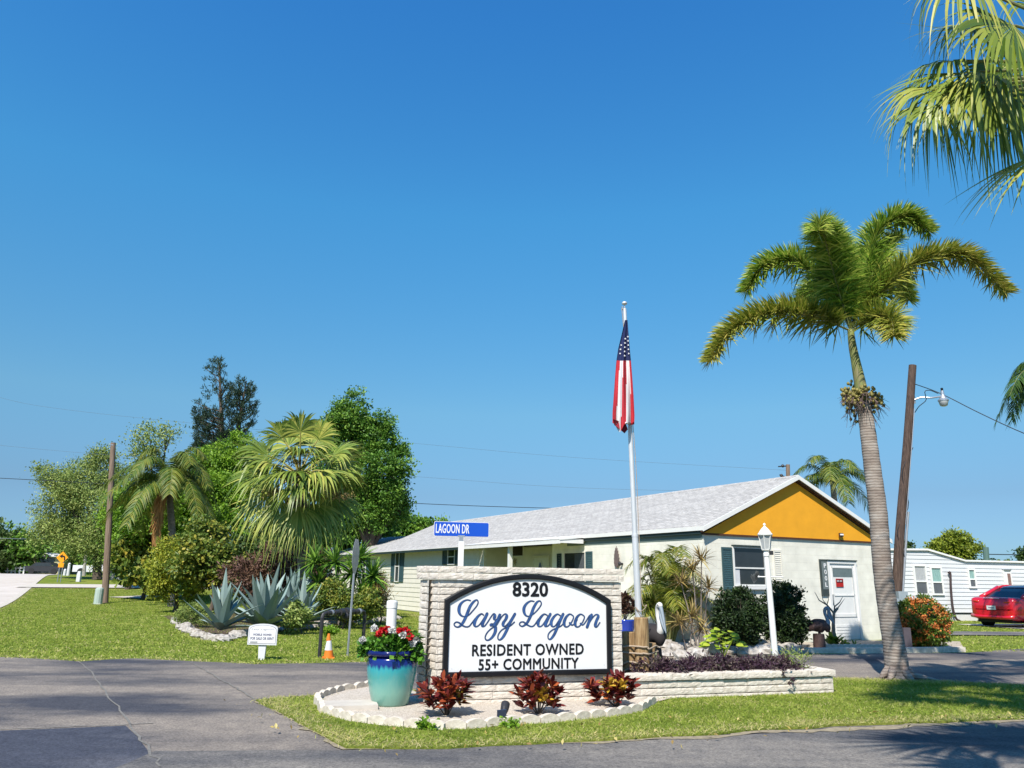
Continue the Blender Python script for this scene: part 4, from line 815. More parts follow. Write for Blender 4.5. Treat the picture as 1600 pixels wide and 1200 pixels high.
# ---------------------------------------------------------------- club house
O=np.array([4.73,19.15,0]); ba=np.array([-.48,.877,0]); ba/=np.linalg.norm(ba); bb=np.array([ba[1],-ba[0],0]); WD=6.66
def BP(s,t,z): return O+ba*s+bb*t+Z3*z
H=thing('club_house','long cream club house with orange gable and grey shingle roof','house',O)
def bbx(mb,s0,s1,t0,t1,z0,z1): mb.box(BP((s0+s1)/2,(t0+t1)/2,(z0+z1)/2),(abs(t1-t0),abs(s1-s0),abs(z1-z0)),rz=BA)
SN=-bb; GN=-ba                       # outward normals of the side wall and the gable wall
mb=MB(); bbx(mb,0,7.0,0,WD,0,2.63); bbx(mb,6.9,11.9,1.0,WD,0,2.63); 
quadz(mb,[BP(6.9,1.0,0),BP(6.9,0,0),BP(6.9,0,2.63),BP(6.9,1,2.63)]); mb.build('block_wall',M['blockwall'],H)
mb=MB(); SE=31.8
bbx(mb,11.85,SE,.03,WD,0,2.63); mb.build('rear_wall',M['cream_side'],H)
# lap siding on the rear wing, real boards
mb=MB(); nb=13; bh=2.6/nb
for i in range(nb):
    z0=.04+i*bh; pr=[(0,z0),(.026,z0),(.010,z0+bh),(0,z0+bh)]
    mb.prism(pr,BP(11.9,.03,0),SN,Z3,ba,SE-11.9)
for i in range(nb):
    z0=.04+i*bh; pr=[(0,z0),(.026,z0),(.010,z0+bh),(0,z0+bh)]
    mb.prism(pr,BP(11.85,.03,0),-ba,Z3,bb,1.0)
mb.build('lap_siding',M['cream_side'],H)
mb=MB(); bbx(mb,11.83,11.93,-.015,.09,0,2.6); mb.build('corner_board',M['white'],H)
# gable
mb=MB(); mb.prism([(-.02,2.632),(WD+.02,2.632),(WD/2,4.13)],BP(.02,0,0),bb,Z3,GN,.045); mb.build('orange_gable',M['orange'],H)
mb=MB(); pbox(mb,O,bb,GN,-.03,WD+.03,2.605,2.645,0,.045); mb.build('gable_base_trim',mat('brown_trim',(.10,.035,.015),.6,.1,9),H)
# roof
sl=(4.28-2.80)/(WD/2+.08); tz=lambda t,rz_: rz_-sl*abs(t-WD/2)
def roofside(mb,st,t0,t1,th=.05):
    V=[];
    for s,rz_ in st: V+=[BP(s,t0,tz(t0,4.28)),BP(s,t1,rz_)]
    k=len(V); V2=[v-Z3*th for v in V]; m=len(st)
    f=[(2*i,2*i+1,2*i+3,2*i+2) for i in range(m-1)]+[(k+2*i,k+2*i+1,k+2*i+3,k+2*i+2) for i in range(m-1)]+[(2*i,2*i+2,k+2*i+2,k+2*i) for i in range(m-1)]+[(0,1,k+1,k),(k-2,k-1,2*k-1,2*k-2)]
    mb.add(V+V2,f)
mb=MB(); roofside(mb,[(-.16,4.28),(11.9,4.28)],-.08,WD/2); roofside(mb,[(11.9,4.28),(24.3,4.28),(28,3.80),(SE+.3,3.88)],-.36,WD/2)
roofside(mb,[(-.16,4.28),(24.3,4.28),(28,3.80),(SE+.3,3.88)],WD+.3,WD/2)
# raised course butts
for i in range(28):
    t0=-.05+i*(WD/2)/28; z=tz(t0,4.28); 
    mb.prism([(0,.001),(.115,.001+.115*sl),(.115,.004+.115*sl),(0,.009)],BP(-.165,t0,z),bb,Z3,ba,24.3)
rf=mb.build('roof',M['roofmat'],H)
mb=MB(); 
for s0,s1 in ((-.17,24.3),): mb.prism([(-.14,-.045),(0,.022),(.14,-.045),(.14,-.06),(0,.007),(-.14,-.06)],BP(s0,WD/2,4.285),bb,Z3,ba,s1-s0)
mb.build('ridge_cap',M['roofmat'],rf)
# white rake boards, eaves
mb=MB()
for sg_,tA in ((1,-.14),(-1,WD+.3)):
    zA=tz(tA,4.28); mb.prism([(tA,zA-.10),(WD/2,4.28-.10),(WD/2,4.28+.012),(tA,zA+.012)],BP(-.16,0,0),bb,Z3,GN,.03)
mb.build('rake_board',M['white'],H)
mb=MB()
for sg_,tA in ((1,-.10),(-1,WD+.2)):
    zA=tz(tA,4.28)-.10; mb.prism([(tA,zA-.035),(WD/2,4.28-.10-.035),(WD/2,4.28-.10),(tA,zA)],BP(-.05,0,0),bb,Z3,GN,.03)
mb.build('rake_lower_trim',M['gable'] if 'gable' in M else mat('rake_brown_trim',(.14,.05,.02),.6,.1,9),H)  # thin dark brown strip along the lower edge of each rake board
mb=MB(); bbx(mb,-.13,11.9,-.11,-.075,2.70,2.80); mb.build('eave_fascia',M['white'],H)
mb=MB(); bbx(mb,-.0,11.9,-.075,-.0,2.62,2.70); bbx(mb,11.93,SE+.3,-.375,-.34,2.56,2.655); mb.build('eave_shade_and_dark_fascia',M['dkgreen'],H)  # main house strip paints the shade under the fascia; rear wing fascia is dark
mb=MB(); bbx(mb,11.93,SE+.3,-.39,-.36,2.655,2.685); bbx(mb,11.93,SE+.2,-.34,.03,2.60,2.615); mb.build('drip_edge',M['white'],H)
mb=MB(); pbox(mb,O,ba,SN,.02,6.1,2.50,2.62,0,.012); mb.build('eave_shade_band',mat('grey_green_eave_shade',(.17,.22,.20),.6,.06,7),H)  # eave shade on the side wall, painted as a grey green band
# porch canopy, post, recess
mb=MB(); bbx(mb,5.1,11.75,-.92,.0,2.60,2.635); bbx(mb,5.06,11.79,-.95,-.92,2.52,2.66); bbx(mb,5.06,5.10,-.92,-.1,2.54,2.66); bbx(mb,11.75,11.79,-.92,-.3,2.54,2.66)
mb.prism([(-.95,2.66),(.0,2.80),(.0,2.72),(-.95,2.62)],BP(5.04,0,0),bb,Z3,ba,6.77); mb.build('porch_canopy',M['white'],H)
q=PL(797,870,BP(0,-.75,0),SN)-BP(0,-.75,0); sp=float(q@ba); mb=MB(); bbx(mb,sp-.06,sp+.06,-.81,-.69,0,2.6); mb.build('porch_post',M['white'],H)
RO=BP(0,1.0,0)
def on_r(px,py,o=RO,n=SN): p=PL(px,py,o,n)-o; return float(p@ba),float(p[2])
mb=MB(); pbox(mb,RO,ba,SN,6.95,11.85,0,2.6,0,.015); mb.build('porch_back_wall',M['cream_side'],H)
(s0,z0),(s1,_)=on_r(818,868),on_r(803,868); z1=on_r(810,853)[1]
mb=MB(); pbox(mb,RO,ba,SN,s0-.05,s1+.05,z0-.05,z1+.05,.015,.04); mb.build('notice_board_frame',M['white'],H); mb=MB(); pbox(mb,RO,ba,SN,s0,s1,z0,z1,.04,.05); mb.build('notice_board',mat('dark_notice_board',(.05,.04,.035),.5,.2,9),H)
sA,_=on_r(866,860); sB,_=on_r(828,860); sm=(sA+sB)/2
fd=MB(); 
for u0,u1,zz0,zz1 in ((sm-.60,sm-.50,0,2.2),(sm+.50,sm+.60,0,2.2),(sm-.60,sm+.60,2.2,2.3)): pbox(fd,RO,ba,SN,u0,u1,zz0,zz1,.015,.06)
dr=fd.build('front_door_frame',M['cream_side'],H)
mb=MB(); pbox(mb,RO,ba,SN,sm-.5,sm+.5,.02,2.2,.018,.045); mb.build('front_door',M['white'],H)
mb=MB(); mb.prism([(.20*math.cos(a),.62*math.sin(a)) for a in np.linspace(0,6.283,33)[:-1]],RO+ba*sm+Z3*1.5+SN*.045,ba,Z3,SN,.02); mb.build('door_oval_trim',M['white'],H)
mb=MB(); mb.prism([(.15*math.cos(a),.56*math.sin(a)) for a in np.linspace(0,6.283,33)[:-1]],RO+ba*sm+Z3*1.5+SN*.064,ba,Z3,SN,.006); mb.build('door_oval_glass',M['glass'],H)
mb=MB(); c=RO+ba*12.3+Z3*2.0
for k in range(5): a=k*1.2566+.3; mb.tube([c+SN*.9*0,c+(ba*math.cos(a)+Z3*math.sin(a))*.17],[.03,.006],5)
# star decoration on the porch side
c=BP(11.70,.95,2.3); mb=MB()
for k in range(6): a=k*1.047+.3; mb.tube([RO+ba*11.2+Z3*2.1+SN*.03,RO+ba*11.2+Z3*2.1+SN*.03+(ba*math.cos(a)+Z3*math.sin(a))*.16],[.03,.006],5)
mb.build('wall_star_ornament',mat('tan_ornament',(.36,.30,.18),.7,.1,9),H)
# windows
def window(o,U,N,u0,u1,z0,z1,bars=(.5,),fr=.035,glass='glass',par=H,frm='white',d=.0):
    mb=MB()
    for a,b,c,e in ((u0-fr,u0,z0-fr,z1+fr),(u1,u1+fr,z0-fr,z1+fr),(u0,u1,z1,z1+fr),(u0,u1,z0-fr,z0)): pbox(mb,o,U,N,a,b,c,e,d,d+.045)
    for q in bars: z=z0+(z1-z0)*q; pbox(mb,o,U,N,u0,u1,z-.018,z+.018,d+.01,d+.038)
    f=mb.build('window',M[frm],par); mb=MB(); pbox(mb,o,U,N,u0,u1,z0,z1,d+.002,d+.014); mb.build('pane',M[glass],f); return f
def shutter(o,U,N,u0,u1,z0,z1,par=H,mt='shutter',d=0,louv=True):
    mb=MB(); 
    for a,b,c,e in ((u0,u0+.04,z0,z1),(u1-.04,u1,z0,z1),(u0+.04,u1-.04,z1-.06,z1),(u0+.04,u1-.04,z0,z0+.06)): pbox(mb,o,U,N,a,b,c,e,d,d+.03)
    n_=int((z1-z0-.12)/.05)
    for i in range(n_): z=z0+.06+i*(z1-z0-.12)/n_; mb.prism([(.004,z),(.024,z),(.012,z+.045),(.004,z+.045)],np.array(o)+U*(u0+.04)+N*d,N,Z3,U,u1-u0-.08)
    return mb.build('shutter',M[mt],par)
SO=BP(0,.03,0)-bb*.028
def sw2(px0,px1,pxa,pxb,yt,yb,bars):
    o=SO; ss=[on_r(p,(yt+yb)/2,o,SN)[0] for p in (px0,pxa,pxb,px1)]; z1=on_r((pxa+pxb)/2,yt,o,SN)[1]; z0=on_r((pxa+pxb)/2,yb,o,SN)[1]
    shutter(o,ba,SN,ss[1]+.05,ss[0],z0,z1); shutter(o,ba,SN,ss[3],ss[2]-.05,z0,z1); window(o,ba,SN,ss[2],ss[1],z0+.03,z1-.03,bars,.04)
sw2(611.5,631,618.5,624,861,909,(.5,)); sw2(692,717.5,701,711,855.5,882,(.45,)); sw2(561,577.5,567,572,868,905,(.5,))
# window with curtain on the block side wall beside the porch
so3=BP(0,0,0); u0=on_r(916,872,so3,SN)[0]; u1=on_r(883,872,so3,SN)[0]; z1=on_r(900,864,so3,SN)[1]
window(so3,ba,SN,u0+.03,u1,1.2,z1,(),.03,'glass',H,'cream_side'); mb=MB(); 
for i in range(9): pbox(mb,so3,ba,SN,u0+.08+i*.06,u0+.12+i*.06,1.2,z1-.02,.014,.02)
mb.build('curtain',mat('grey_curtain',(.10,.11,.12),.8,.2,9),H)
shutter(so3,ba,SN,on_r(926,872,so3,SN)[0],u0,1.15,z1+.03); shutter(so3,ba,SN,on_r(877.5,872,so3,SN)[0],on_r(871,872,so3,SN)[0],1.15,z1,mt='dkgreen')
# metal fan leaf ornament and lamp on the side wall
(u,z)=on_r(966,872,so3,SN); mb=MB(); c=so3+ba*u+Z3*(z-.24)+SN*.05
for k in range(11):
    a=R(90+(k-5)*14); mb.prism([(-.03,0),(.03,0),(.06,.25+.02*(5-abs(k-5))),(0,.40+.035*(5-abs(k-5))),(-.035,.25)],c,ba*math.sin(a)-Z3*math.cos(a),ba*-math.cos(a)*-1*0+Z3*math.sin(a)+ba*math.cos(a)*.35,SN,.012+.001*k)
mb.build('metal_leaf_ornament',M['brownmetal'],H); mb=MB(); (u,z)=on_r(973,881,so3,SN); mb.ball(so3+ba*u+Z3*z+SN*.10,(.055,.055,.06),10,7); mb.tube([so3+ba*u+Z3*z,so3+ba*u+Z3*z+SN*.1],.03,8); mb.build('wall_lamp',M['blackpvc'],H)
# gable wall: window, shutter, door, pool sign, vent
def on_g(px,py,o=O): p=PL(px,py,o,ba)-o; return float(p@bb),float(p[2])
t0,z1=on_g(1145,856); t1,_=on_g(1192,860); _,z0=on_g(1165,913)
window(O,bb,GN,t0,t1,z0,z1,(.45,),.045,'glass')
mb=MB(); pbox(mb,O,bb,GN,t0-.08,t1+.1,z0-.12,z0-.05,0,.07); mb.build('window_sill',M['white'],H)
mb=MB(); pbox(mb,O,bb,GN,t0+.02,t1-.02,z0,z1-.02,.013,.016)
mb=MB(); pbox(mb,O,bb,GN,t0-.05,t1+.05,z1+.04,z1+.075,0,.09); mb.build('window_head_trim',M['dkgreen'],H)
mb=MB()
for k in range(7): a=k*.9; mb.prism([(-.02,0),(.02,0),(.07,.16),(0,.24),(-.07,.16)],O+bb*((t0+t1)/2+.12+.02*k)+Z3*(z0+.02+.02*k)+GN*.0145,bb*math.cos(a*.3-.8)+Z3*math.sin(a*.3-.8)*.4,Z3*.9+bb*math.sin(a-2)*.4,GN,.002)
mb.build('indoor_plant',mat('grey_indoor_plant',(.12,.125,.12),.6,.4,12),H)
mb=MB(); pbox(mb,O,bb,GN,t0,t0+.17,z0,z0+(z1-z0)*.42,.0145,.018); mb.build('window_unit',M['oldwhite'],H)
ta,_=on_g(1128,885); tb,_=on_g(1144,885); _,zt=on_g(1136,855); _,zb=on_g(1136,921); shutter(O,bb,GN,ta,tb,zb,zt)
ta,_=on_g(1209,890); tb,_=on_g(1222,890); _,zt=on_g(1215,859); _,zb=on_g(1215,925); shutter(O,bb,GN,ta,tb,zb,zt,mt='pedestal' if 0 else 'cream_side')
bpy.data.objects
DA,_=on_g(1296,940); DB_,_=on_g(1340,940); _,DZ=on_g(1315,874.5); DZ=2.08
mb=MB()
for a,b,c,e in ((DA-.02,DA+.06,.03,DZ),(DB_-.06,DB_+.02,.03,DZ),(DA+.06,DB_-.06,DZ-.07,DZ)): pbox(mb,O,bb,GN,a,b,c,e,0,.06)
mb.build('pool_door_frame',M['white'],H)
mb=MB(); pbox(mb,O,bb,GN,DA-.04,DB_+.04,DZ,DZ+.03,0,.08); mb.build('door_drip_cap',M['dkgreen'],H)
mb=MB(); pbox(mb,O,bb,GN,DA+.06,DB_-.06,.04,DZ-.07,0,.03)
for zz in (.12,.2,.28,.36): pbox(mb,O,bb,GN,DA+.14,DB_-.14,zz,zz+.055,.03,.04)
pbox(mb,O,bb,GN,DA+.14,DB_-.14,.62,.70,.03,.045); pbox(mb,O,bb,GN,DA+.12,DA+.17,.62,DZ-.15,.03,.045); pbox(mb,O,bb,GN,DB_-.17,DB_-.12,.62,DZ-.15,.03,.045); pbox(mb,O,bb,GN,DA+.14,DB_-.14,1.16,1.20,.03,.045); pbox(mb,O,bb,GN,DA+.14,DB_-.14,DZ-.19,DZ-.15,.03,.045)
dd=mb.build('pool_door',M['white'],H); mb=MB(); pbox(mb,O,bb,GN,DA+.17,DB_-.17,DZ-.42,DZ-.19,.031,.036); mb.build('pane',mat('grey_door_glass',(.15,.19,.19),.2,.2,5),dd)
mb=MB(); pbox(mb,O,bb,GN,DB_-.18,DB_-.172,.62,DZ-.2,.0455,.052); mb.build('door_edge_strip',M['galv'],dd)  # thin grey metal strip along the right side of the door
mb=MB(); pbox(mb,O,bb,GN,DA+.065,DA+.09,.98,1.2,.03,.08); mb.build('handle',M['galv'],dd)
(ra,rz1),(rb,rz0)=on_g(1303.5,904),on_g(1316,917); mb=MB(); pbox(mb,O,bb,GN,ra,rb,rz0,rz1,.046,.05); rs=mb.build('red_notice',M['red'],dd); mb=MB(); pbox(mb,O,bb,GN,ra+.02,rb-.02,rz0+(rz1-rz0)*.5,rz1-.02,.05,.052); mb.build('notice_dark_field',mat('dark_red_field',(.09,.01,.015),.5,.1,9),rs)
for a_,b_ in ((.12,.45),(.52,.9)):
    mb=MB(); 
    for k in range(3): pbox(mb,O,bb,GN,ra+(rb-ra)*a_+k*.03,ra+(rb-ra)*a_+k*.03+.018,rz0+(rz1-rz0)*.62,rz1-.04,.052,.053)
    mb.build('notice_marks',M['oldwhite'],rs)
ta,_=on_g(1281,900); tb,_=on_g(1295,905); zt=2.11; zb=1.17
ps=thing('pool_sign','grey vertical board with white letters beside the white door','sign',O+bb*((ta+tb)/2)+GN*.03+Z3*1.6)
mb=MB(); pbox(mb,O,bb,GN,ta,tb,zb,zt,0.002,.04); mb.build('board',mat('dark_grey_board',(.05,.065,.062),.6,.1,8),ps); mb=MB(); pbox(mb,O,bb,GN,ta+.05,tb-.04,zb+.16,zt-.06,.04,.046); mb.build('inner_panel',mat('grey_panel',(.16,.19,.185),.6,.1,8),ps)
for i,ch in enumerate('POOL'): 
    z=zt-.12-i*.165-.10; text('letter',ch,O,bb,GN,(ta+tb)/2-.035,(ta+tb)/2+.045,z,z+.11,.047,M['signwhite'],ps,.005,.004)
u,z=on_g(1310,836); mb=MB(); pbox(mb,O,bb,GN,u-.07,u+.08,z-.05,z+.05,.065,.10); vv=mb.build('gable_light',mat('dark_fixture',(.09,.04,.02),.5,.2,8),H); mb=MB(); mb.ball(O+bb*(u-.03)+Z3*z+GN*.11,.03,8,6); mb.ball(O+bb*(u+.04)+Z3*z+GN*.11,.03,8,6); mb.build('lamp_bulb',M['oldwhite'],vv)
# neighbouring low roof patch behind the rear wing
# ---------------------------------------------------------------- plants by the club house
def frond(mr,ml,pts,n,ll,wd,r0=.018,plume=False,ang=.85,droop=.35,tint=(0,1),prof=(.5,1,.7,.05),taper=.45,up=.25):
    P=catmull(pts,max(12,n//2)); mr.tube(P,np.linspace(r0,r0*.2,len(P)),5)
    k=n if plume else n
    tt=np.linspace(.08,.995,k); idx=tt*(len(P)-1); i0=idx.astype(int).clip(0,len(P)-2); fr=(idx-i0)[:,None]; B=P[i0]*(1-fr)+P[i0+1]*fr; T=nrm(P[i0+1]-P[i0])
    sd=nrm(np.cross(T,np.array([0,0,1.])+T*.01)); nn=nrm(np.cross(sd,T))
    lenf=np.sin(np.clip(tt*1.0,0,1)**.6*math.pi*.86+.25)*.75+.35
    for s in (1,-1):
        m=3 if plume else 1
        for q in range(m):
            if plume: th=rng.random(k)*math.pi*1.06-.1; rad=sd*(s*np.cos(th))[:,None]+nn*np.sin(th)[:,None]; rad=np.where((rng.random((k,1))<.45),sd*s*1.0+rng.normal(size=(k,3))*.5,rad)
            else: rad=sd*s+nn*(up+rng.normal(size=k)*.12)[:,None]
            d=nrm(rad*ang+T*(1-ang*.55)+rng.normal(size=(k,3))*.07)
            t_=tint[0]+(tint[1]-tint[0])*np.clip(rng.random(k)*.7+.3*tt,0,1)
            strips(ml,B,d,nrm(nn+rng.normal(size=(k,3))*.25) if not plume else np.cross(d,T)+rng.normal(size=(k,3))*.2,ll*lenf*(.85+.3*rng.random(k)),wd,droop,prof,t_)
def arch_pts(c,az,reach,rise,drop,n=5):
    h=np.array([math.cos(az),math.sin(az),0]); return [c+h*reach*t+Z3*(rise*math.sin(min(t*1.25,1)*math.pi*.5)-drop*t**2.4) for t in np.linspace(0,1,n)]
ar=G(1045,1006); ap_=thing('areca_palm','feathery yellow green clumping palm against the club house corner','palm',ar)
mr=MB(); ml=MB()
for i in range(46):
    az=rng.random()*6.28; b0=ar+np.array([math.cos(az),math.sin(az),0])*.12; rc=.5+.75*rng.random(); hgt=.8+1.6*rng.random(); lean=np.array([math.cos(az),math.sin(az),0])
    mid=b0+lean*rc*.25+Z3*hgt*.62; top=b0+lean*rc*.62+Z3*hgt; 
    P=[mid,(mid+top)/2+Z3*.12,top,b0+lean*(rc*1.05)+Z3*(hgt-.15-.2*rng.random())]; mr.tube([b0,b0+lean*rc*.1+Z3*hgt*.35,mid],[.022,.018,.012],6); frond(mr,ml,P,46,.42,.024,.011,ang=.75,droop=.5,tint=(0,.95))
mr.build('stalk',M['shaft'],ap_); ml.build('fronds',L['areca'],ap_)
def drac_tree(loc,label,heads,n=60,ll=.42,key='drac',wd=.028,r=.018):
    t=thing('dracaena',label,'shrub',loc); mb=MB(); ml=MB()
    for hx,hy,hz_ in heads:
        h=np.array(loc)+np.array([hx,hy,hz_]); mb.tube([np.array(loc)+np.array([hx*.15,hy*.15,0]),np.array(loc)+np.array([hx*.6,hy*.6,hz_*.55]),h],[r,r*.85,r*.7],6)
        ph=rng.random(n)*6.28; el=rng.random(n)*1.9-.45; d=np.stack([np.cos(ph)*np.cos(el),np.sin(ph)*np.cos(el),np.sin(el)],1)
        strips(ml,h+rng.normal(size=(n,3))*.03,d,np.array([0,0,1.])+rng.normal(size=(n,3))*.3,ll*(.7+.5*rng.random(n)),wd,.25,(.7,1,.6,.04))
    mb.build('stem',M['bark'],t); ml.build('foliage',L[key],t); return t
q=G(1094,1014); drac_tree(q,'tall spiky dracaena with pinkish gold leaves by the feathery palm',[(-.12,-.1,1.75),(.25,0,1.35),(-.35,.1,1.45),(.1,-.1,2.0)],50,.45)
q=G(1076,1020); drac_tree(q,'low reddish gold spiky dracaena in front of the feathery palm',[(-.2,-.1,.62),(.12,-.05,.78),(.3,0,.5)],55,.42)
def clipped(loc,label,rx,h,n,key='shrub',size=.07,stems=True,cat='shrub',flowers=None,name='clipped_shrub'):
    t=thing(name,label,cat,loc); c=np.array(loc); ml=MB(); cloud(ml,[(c+Z3*h*.52,(rx,rx,h*.48)),(c+Z3*h*.35,(rx*.93,rx*.93,h*.34))],n,size,clump=.08,shell=.82,asp=.5,flat=.2); ml.build('foliage',L[key],t)
    if stems:
        mb=MB()
        for i in range(14): a=rng.random()*6.28; mb.tube([c,c+np.array([math.cos(a)*rx*.5,math.sin(a)*rx*.5,h*.5]),c+np.array([math.cos(a)*rx*.8,math.sin(a)*rx*.8,h*.85])],[.018,.012,.006],5)
        mb.build('stem',M['wood'],t)
    core=MB(); core.ball(c+Z3*h*.5,(rx*.72,rx*.72,h*.42),12,8,jit=.15); core.build('inner_shade_core',mat('inner_shade_leaves',(.012,.025,.008),.9,.3,20),t)  # solid dark ball: the shade inside the shrub put into its colour
    if flowers:
        mf=MB()
        for i in range(flowers):
            d=nrm(rng.normal(size=3)); d[1]=-abs(d[1])*.9+.1*rng.normal(); p=c+Z3*h*.5+nrm(d)*np.array([rx,rx,h*.47])*1.02; mm=26; leaves(mf,p+rng.normal(size=(mm,3))*.035,.04,None,.5,None,.9)
        mf.build('blossom',L['ixflower'],t)
    return t
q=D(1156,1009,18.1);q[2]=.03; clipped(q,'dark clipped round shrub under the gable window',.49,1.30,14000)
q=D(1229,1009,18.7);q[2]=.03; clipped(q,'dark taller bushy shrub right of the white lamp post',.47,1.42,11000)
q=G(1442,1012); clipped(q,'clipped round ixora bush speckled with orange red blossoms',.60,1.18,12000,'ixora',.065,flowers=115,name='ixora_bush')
# lime plant
q=G(1131,1027); t=thing('lime_plant','bright lime green broad leaved plant before the dark shrub','plant',q); ml=MB()
for i in range(60): a=rng.random()*6.28; r=.34*math.sqrt(rng.random()); p=q+np.array([r*math.cos(a),r*math.sin(a),.5*(1-(r/.4)**2)*(.6+.4*rng.random())+.08]); strips(ml,[p],[[math.cos(a),math.sin(a),.25]],[[rng.normal()*.3,-.5,1.]],.17,.13,.3,(.4,1,.9,.1))
ml.build('foliage',L['lime'],t); mb=MB()
for i in range(10): a=rng.random()*6.28; mb.tube([q,q+np.array([.2*math.cos(a),.2*math.sin(a),.35])],.008,5)
mb.build('stem',L['lime'],t)
# blue pot with croton
q=D(977,992,18.0); q[2]=.03; t=thing('blue_planter_pot','small cobalt blue pot behind the right end of the sign','pot',q); mb=MB(); mb.lathe(q,[(.14,0),(.20,.42),(.22,.58),(.23,.61),(.20,.61)],20); mb.build('pot_body',M['blueglaze'],t,smooth=True)
croton(q+Z3*.60,'dark bronze croton growing in the small blue pot',.24,.66,15,key='bronze',grp=None,ll=.17,cat='plant') 
# second pelican, bare tree, plants at the door
q=G(1281,1015.5); q[2]=.03; pelican(q,'brown pelican statue on a stump left of the white door',1.08,R(-35),M['pelbrown'],M['pelgrey'])
q=G(1303,1011); q[2]=.03; t=thing('bare_sapling','small leafless forked sapling before the white door','tree',q)
def P_(px,py): return D(px,py,q[1])
mb=MB()
for pts,r in (([(1303,1011),(1302,975),(1303,958),(1309,950)],(.055,.042,.032,.03)),([(1303,958),(1292,945),(1280,938),(1273,925)],(.028,.02,.013,.005)),([(1292,945),(1286,938),(1284,930)],(.013,.009,.004)),([(1292,945),(1295,936),(1293,932)],(.013,.008,.004)),([(1304,958),(1304,948),(1312,941),(1317,932)],(.026,.018,.012,.004)),([(1309,950),(1315,942),(1320,935)],(.014,.008,.003)),([(1304,948),(1302,938)],(.011,.004))):
    m=min(len(pts),len(r)); mb.tube([P_(*p) for p in pts[:m]],list(r[:m]),7)
mb.build('trunk_and_branches',mat('pale_bark',(.22,.19,.15),.8,.3,12),t)
def rosette(loc,label,n,ll,wd,key,name='rosette_plant',el0=.3):
    t=thing(name,label,'plant',loc); ml=MB(); ph=rng.random(n)*6.28; el=el0+rng.random(n)*1.0; d=np.stack([np.cos(ph)*np.cos(el),np.sin(ph)*np.cos(el),np.sin(el)],1)
    strips(ml,np.repeat(np.array([loc]),n,0)+rng.normal(size=(n,3))*.04,d,np.array([0,0,1.])+rng.normal(size=(n,3))*.2,ll*(.6+.6*rng.random(n)),wd,.25,(.3,.9,1,.6,.04)); ml.build('foliage',L[key],t)
rosette(q+np.array([-.02,-.08,0]),'dark green leafy plant round the base of the bare sapling',42,.42,.12,'green')
rosette(G(1321,1012)+Z3*.03,'small pale green plant left of the door step',26,.20,.05,'lime'); rosette(G(1333,1011)+Z3*.03,'tiny reddish green plant below the right side of the door',18,.18,.04,'strappy')
q=G(1404,1005); t=thing('stone_marker','upright dark grey slab between the palm trunk and ixora bush','marker',q); mb=MB(); q2=D(1418,1006,18.9); q2[2]=0; t.location=tuple(q2); ROOT[t.name]=tuple(q2); mb.box(q2+Z3*.25,(.17,.10,.5)); mb.build('slab',mat('purple_grey_slab',(.09,.075,.085),.7,.15,9),t)
# ---------------------------------------------------------------- foxtail palm
FY=13.16; q=D(1403,1062,FY); q[2]=.03
fp=thing('foxtail_palm','tall foxtail palm with bottlebrush fronds standing on the grass island','palm',q)
def FPp(px,py,dy=0): return D(px,py,FY+dy)
tp=[(1404,1066),(1402,1050),(1397,1010),(1387,950),(1378,880),(1372,800),(1363,730),(1354,660),(1348,628)]; tr_=[.26,.19,.168,.155,.148,.145,.138,.126,.116]
P=catmull([FPp(*p) for p in tp],70); rr=np.interp(np.linspace(0,1,70),np.linspace(0,1,len(tr_)),tr_)*(1+.02*np.sin(np.arange(70)*2.1)); P[:,:]+=0
mb=MB(); mb.tube(P,rr,22,cap=True)
for a,rl in ((-.5,.62),(-.15,.5),(-1.3,.36),(-2.4,.34),(3.3,.33),(1.,.4)): e=np.array([math.cos(a),math.sin(a),0]); mb.tube([q+Z3*.14+e*.12,q+Z3*.05+e*.24,q-Z3*.02+e*rl],[.08,.055,.02],7)
fbm=mat('foxtail_bark',(.2,.17,.15),.85,stops=[(.32,(.20,.155,.13)),(.5,(.31,.26,.22)),(.72,(.46,.415,.37))],bump=.5,bscale=9,scale=2.2,stretch=(1.2,1.2,3.2))
n=fbm.node_tree.nodes; l=fbm.node_tree.links; wv=n.new('ShaderNodeTexWave'); wv.bands_direction='Z'; wv.inputs['Scale'].default_value=6.5; wv.inputs['Distortion'].default_value=2.2; wv.inputs['Detail'].default_value=3; wv.inputs['Detail Scale'].default_value=2
tcn=[x for x in n if x.type=='TEX_COORD'][0]; l.new(tcn.outputs['Object'],wv.inputs['Vector']); b=n['Principled BSDF']; old=b.inputs['Base Color'].links[0].from_socket; mx=n.new('ShaderNodeMix'); mx.data_type='RGBA'; mx.blend_type='MULTIPLY'; mx.inputs[0].default_value=.75
r=n.new('ShaderNodeValToRGB'); r.color_ramp.elements[0].position=.0; r.color_ramp.elements[0].color=(.42,.36,.33,1); r.color_ramp.elements[1].position=.35; r.color_ramp.elements[1].color=(1,1,1,1)
l.new(wv.outputs['Fac'],r.inputs[0]); l.new(old,mx.inputs['A']); l.new(r.outputs[0],mx.inputs['B']); l.new(mx.outputs['Result'],b.inputs['Base Color'])
bp=[x for x in n if x.type=='BUMP'][0]; b2=n.new('ShaderNodeBump'); b2.inputs['Strength'].default_value=.35; b2.inputs['Distance'].default_value=.008; l.new(wv.outputs['Fac'],b2.inputs['Height']); l.new(bp.outputs[0],b2.inputs['Normal']); l.new(b2.outputs[0],b.inputs['Normal'])
mb.build('trunk',fbm,fp,smooth=True)
mb=MB(); mb.tube(catmull([FPp(*p) for p in [(1349,632),(1344,600),(1338,570),(1332,540),(1329,515)]],24),np.interp(np.linspace(0,1,24),[0,.25,.6,1],[.105,.10,.075,.055]),16); mb.build('crownshaft',M['shaft'],fp,smooth=True)
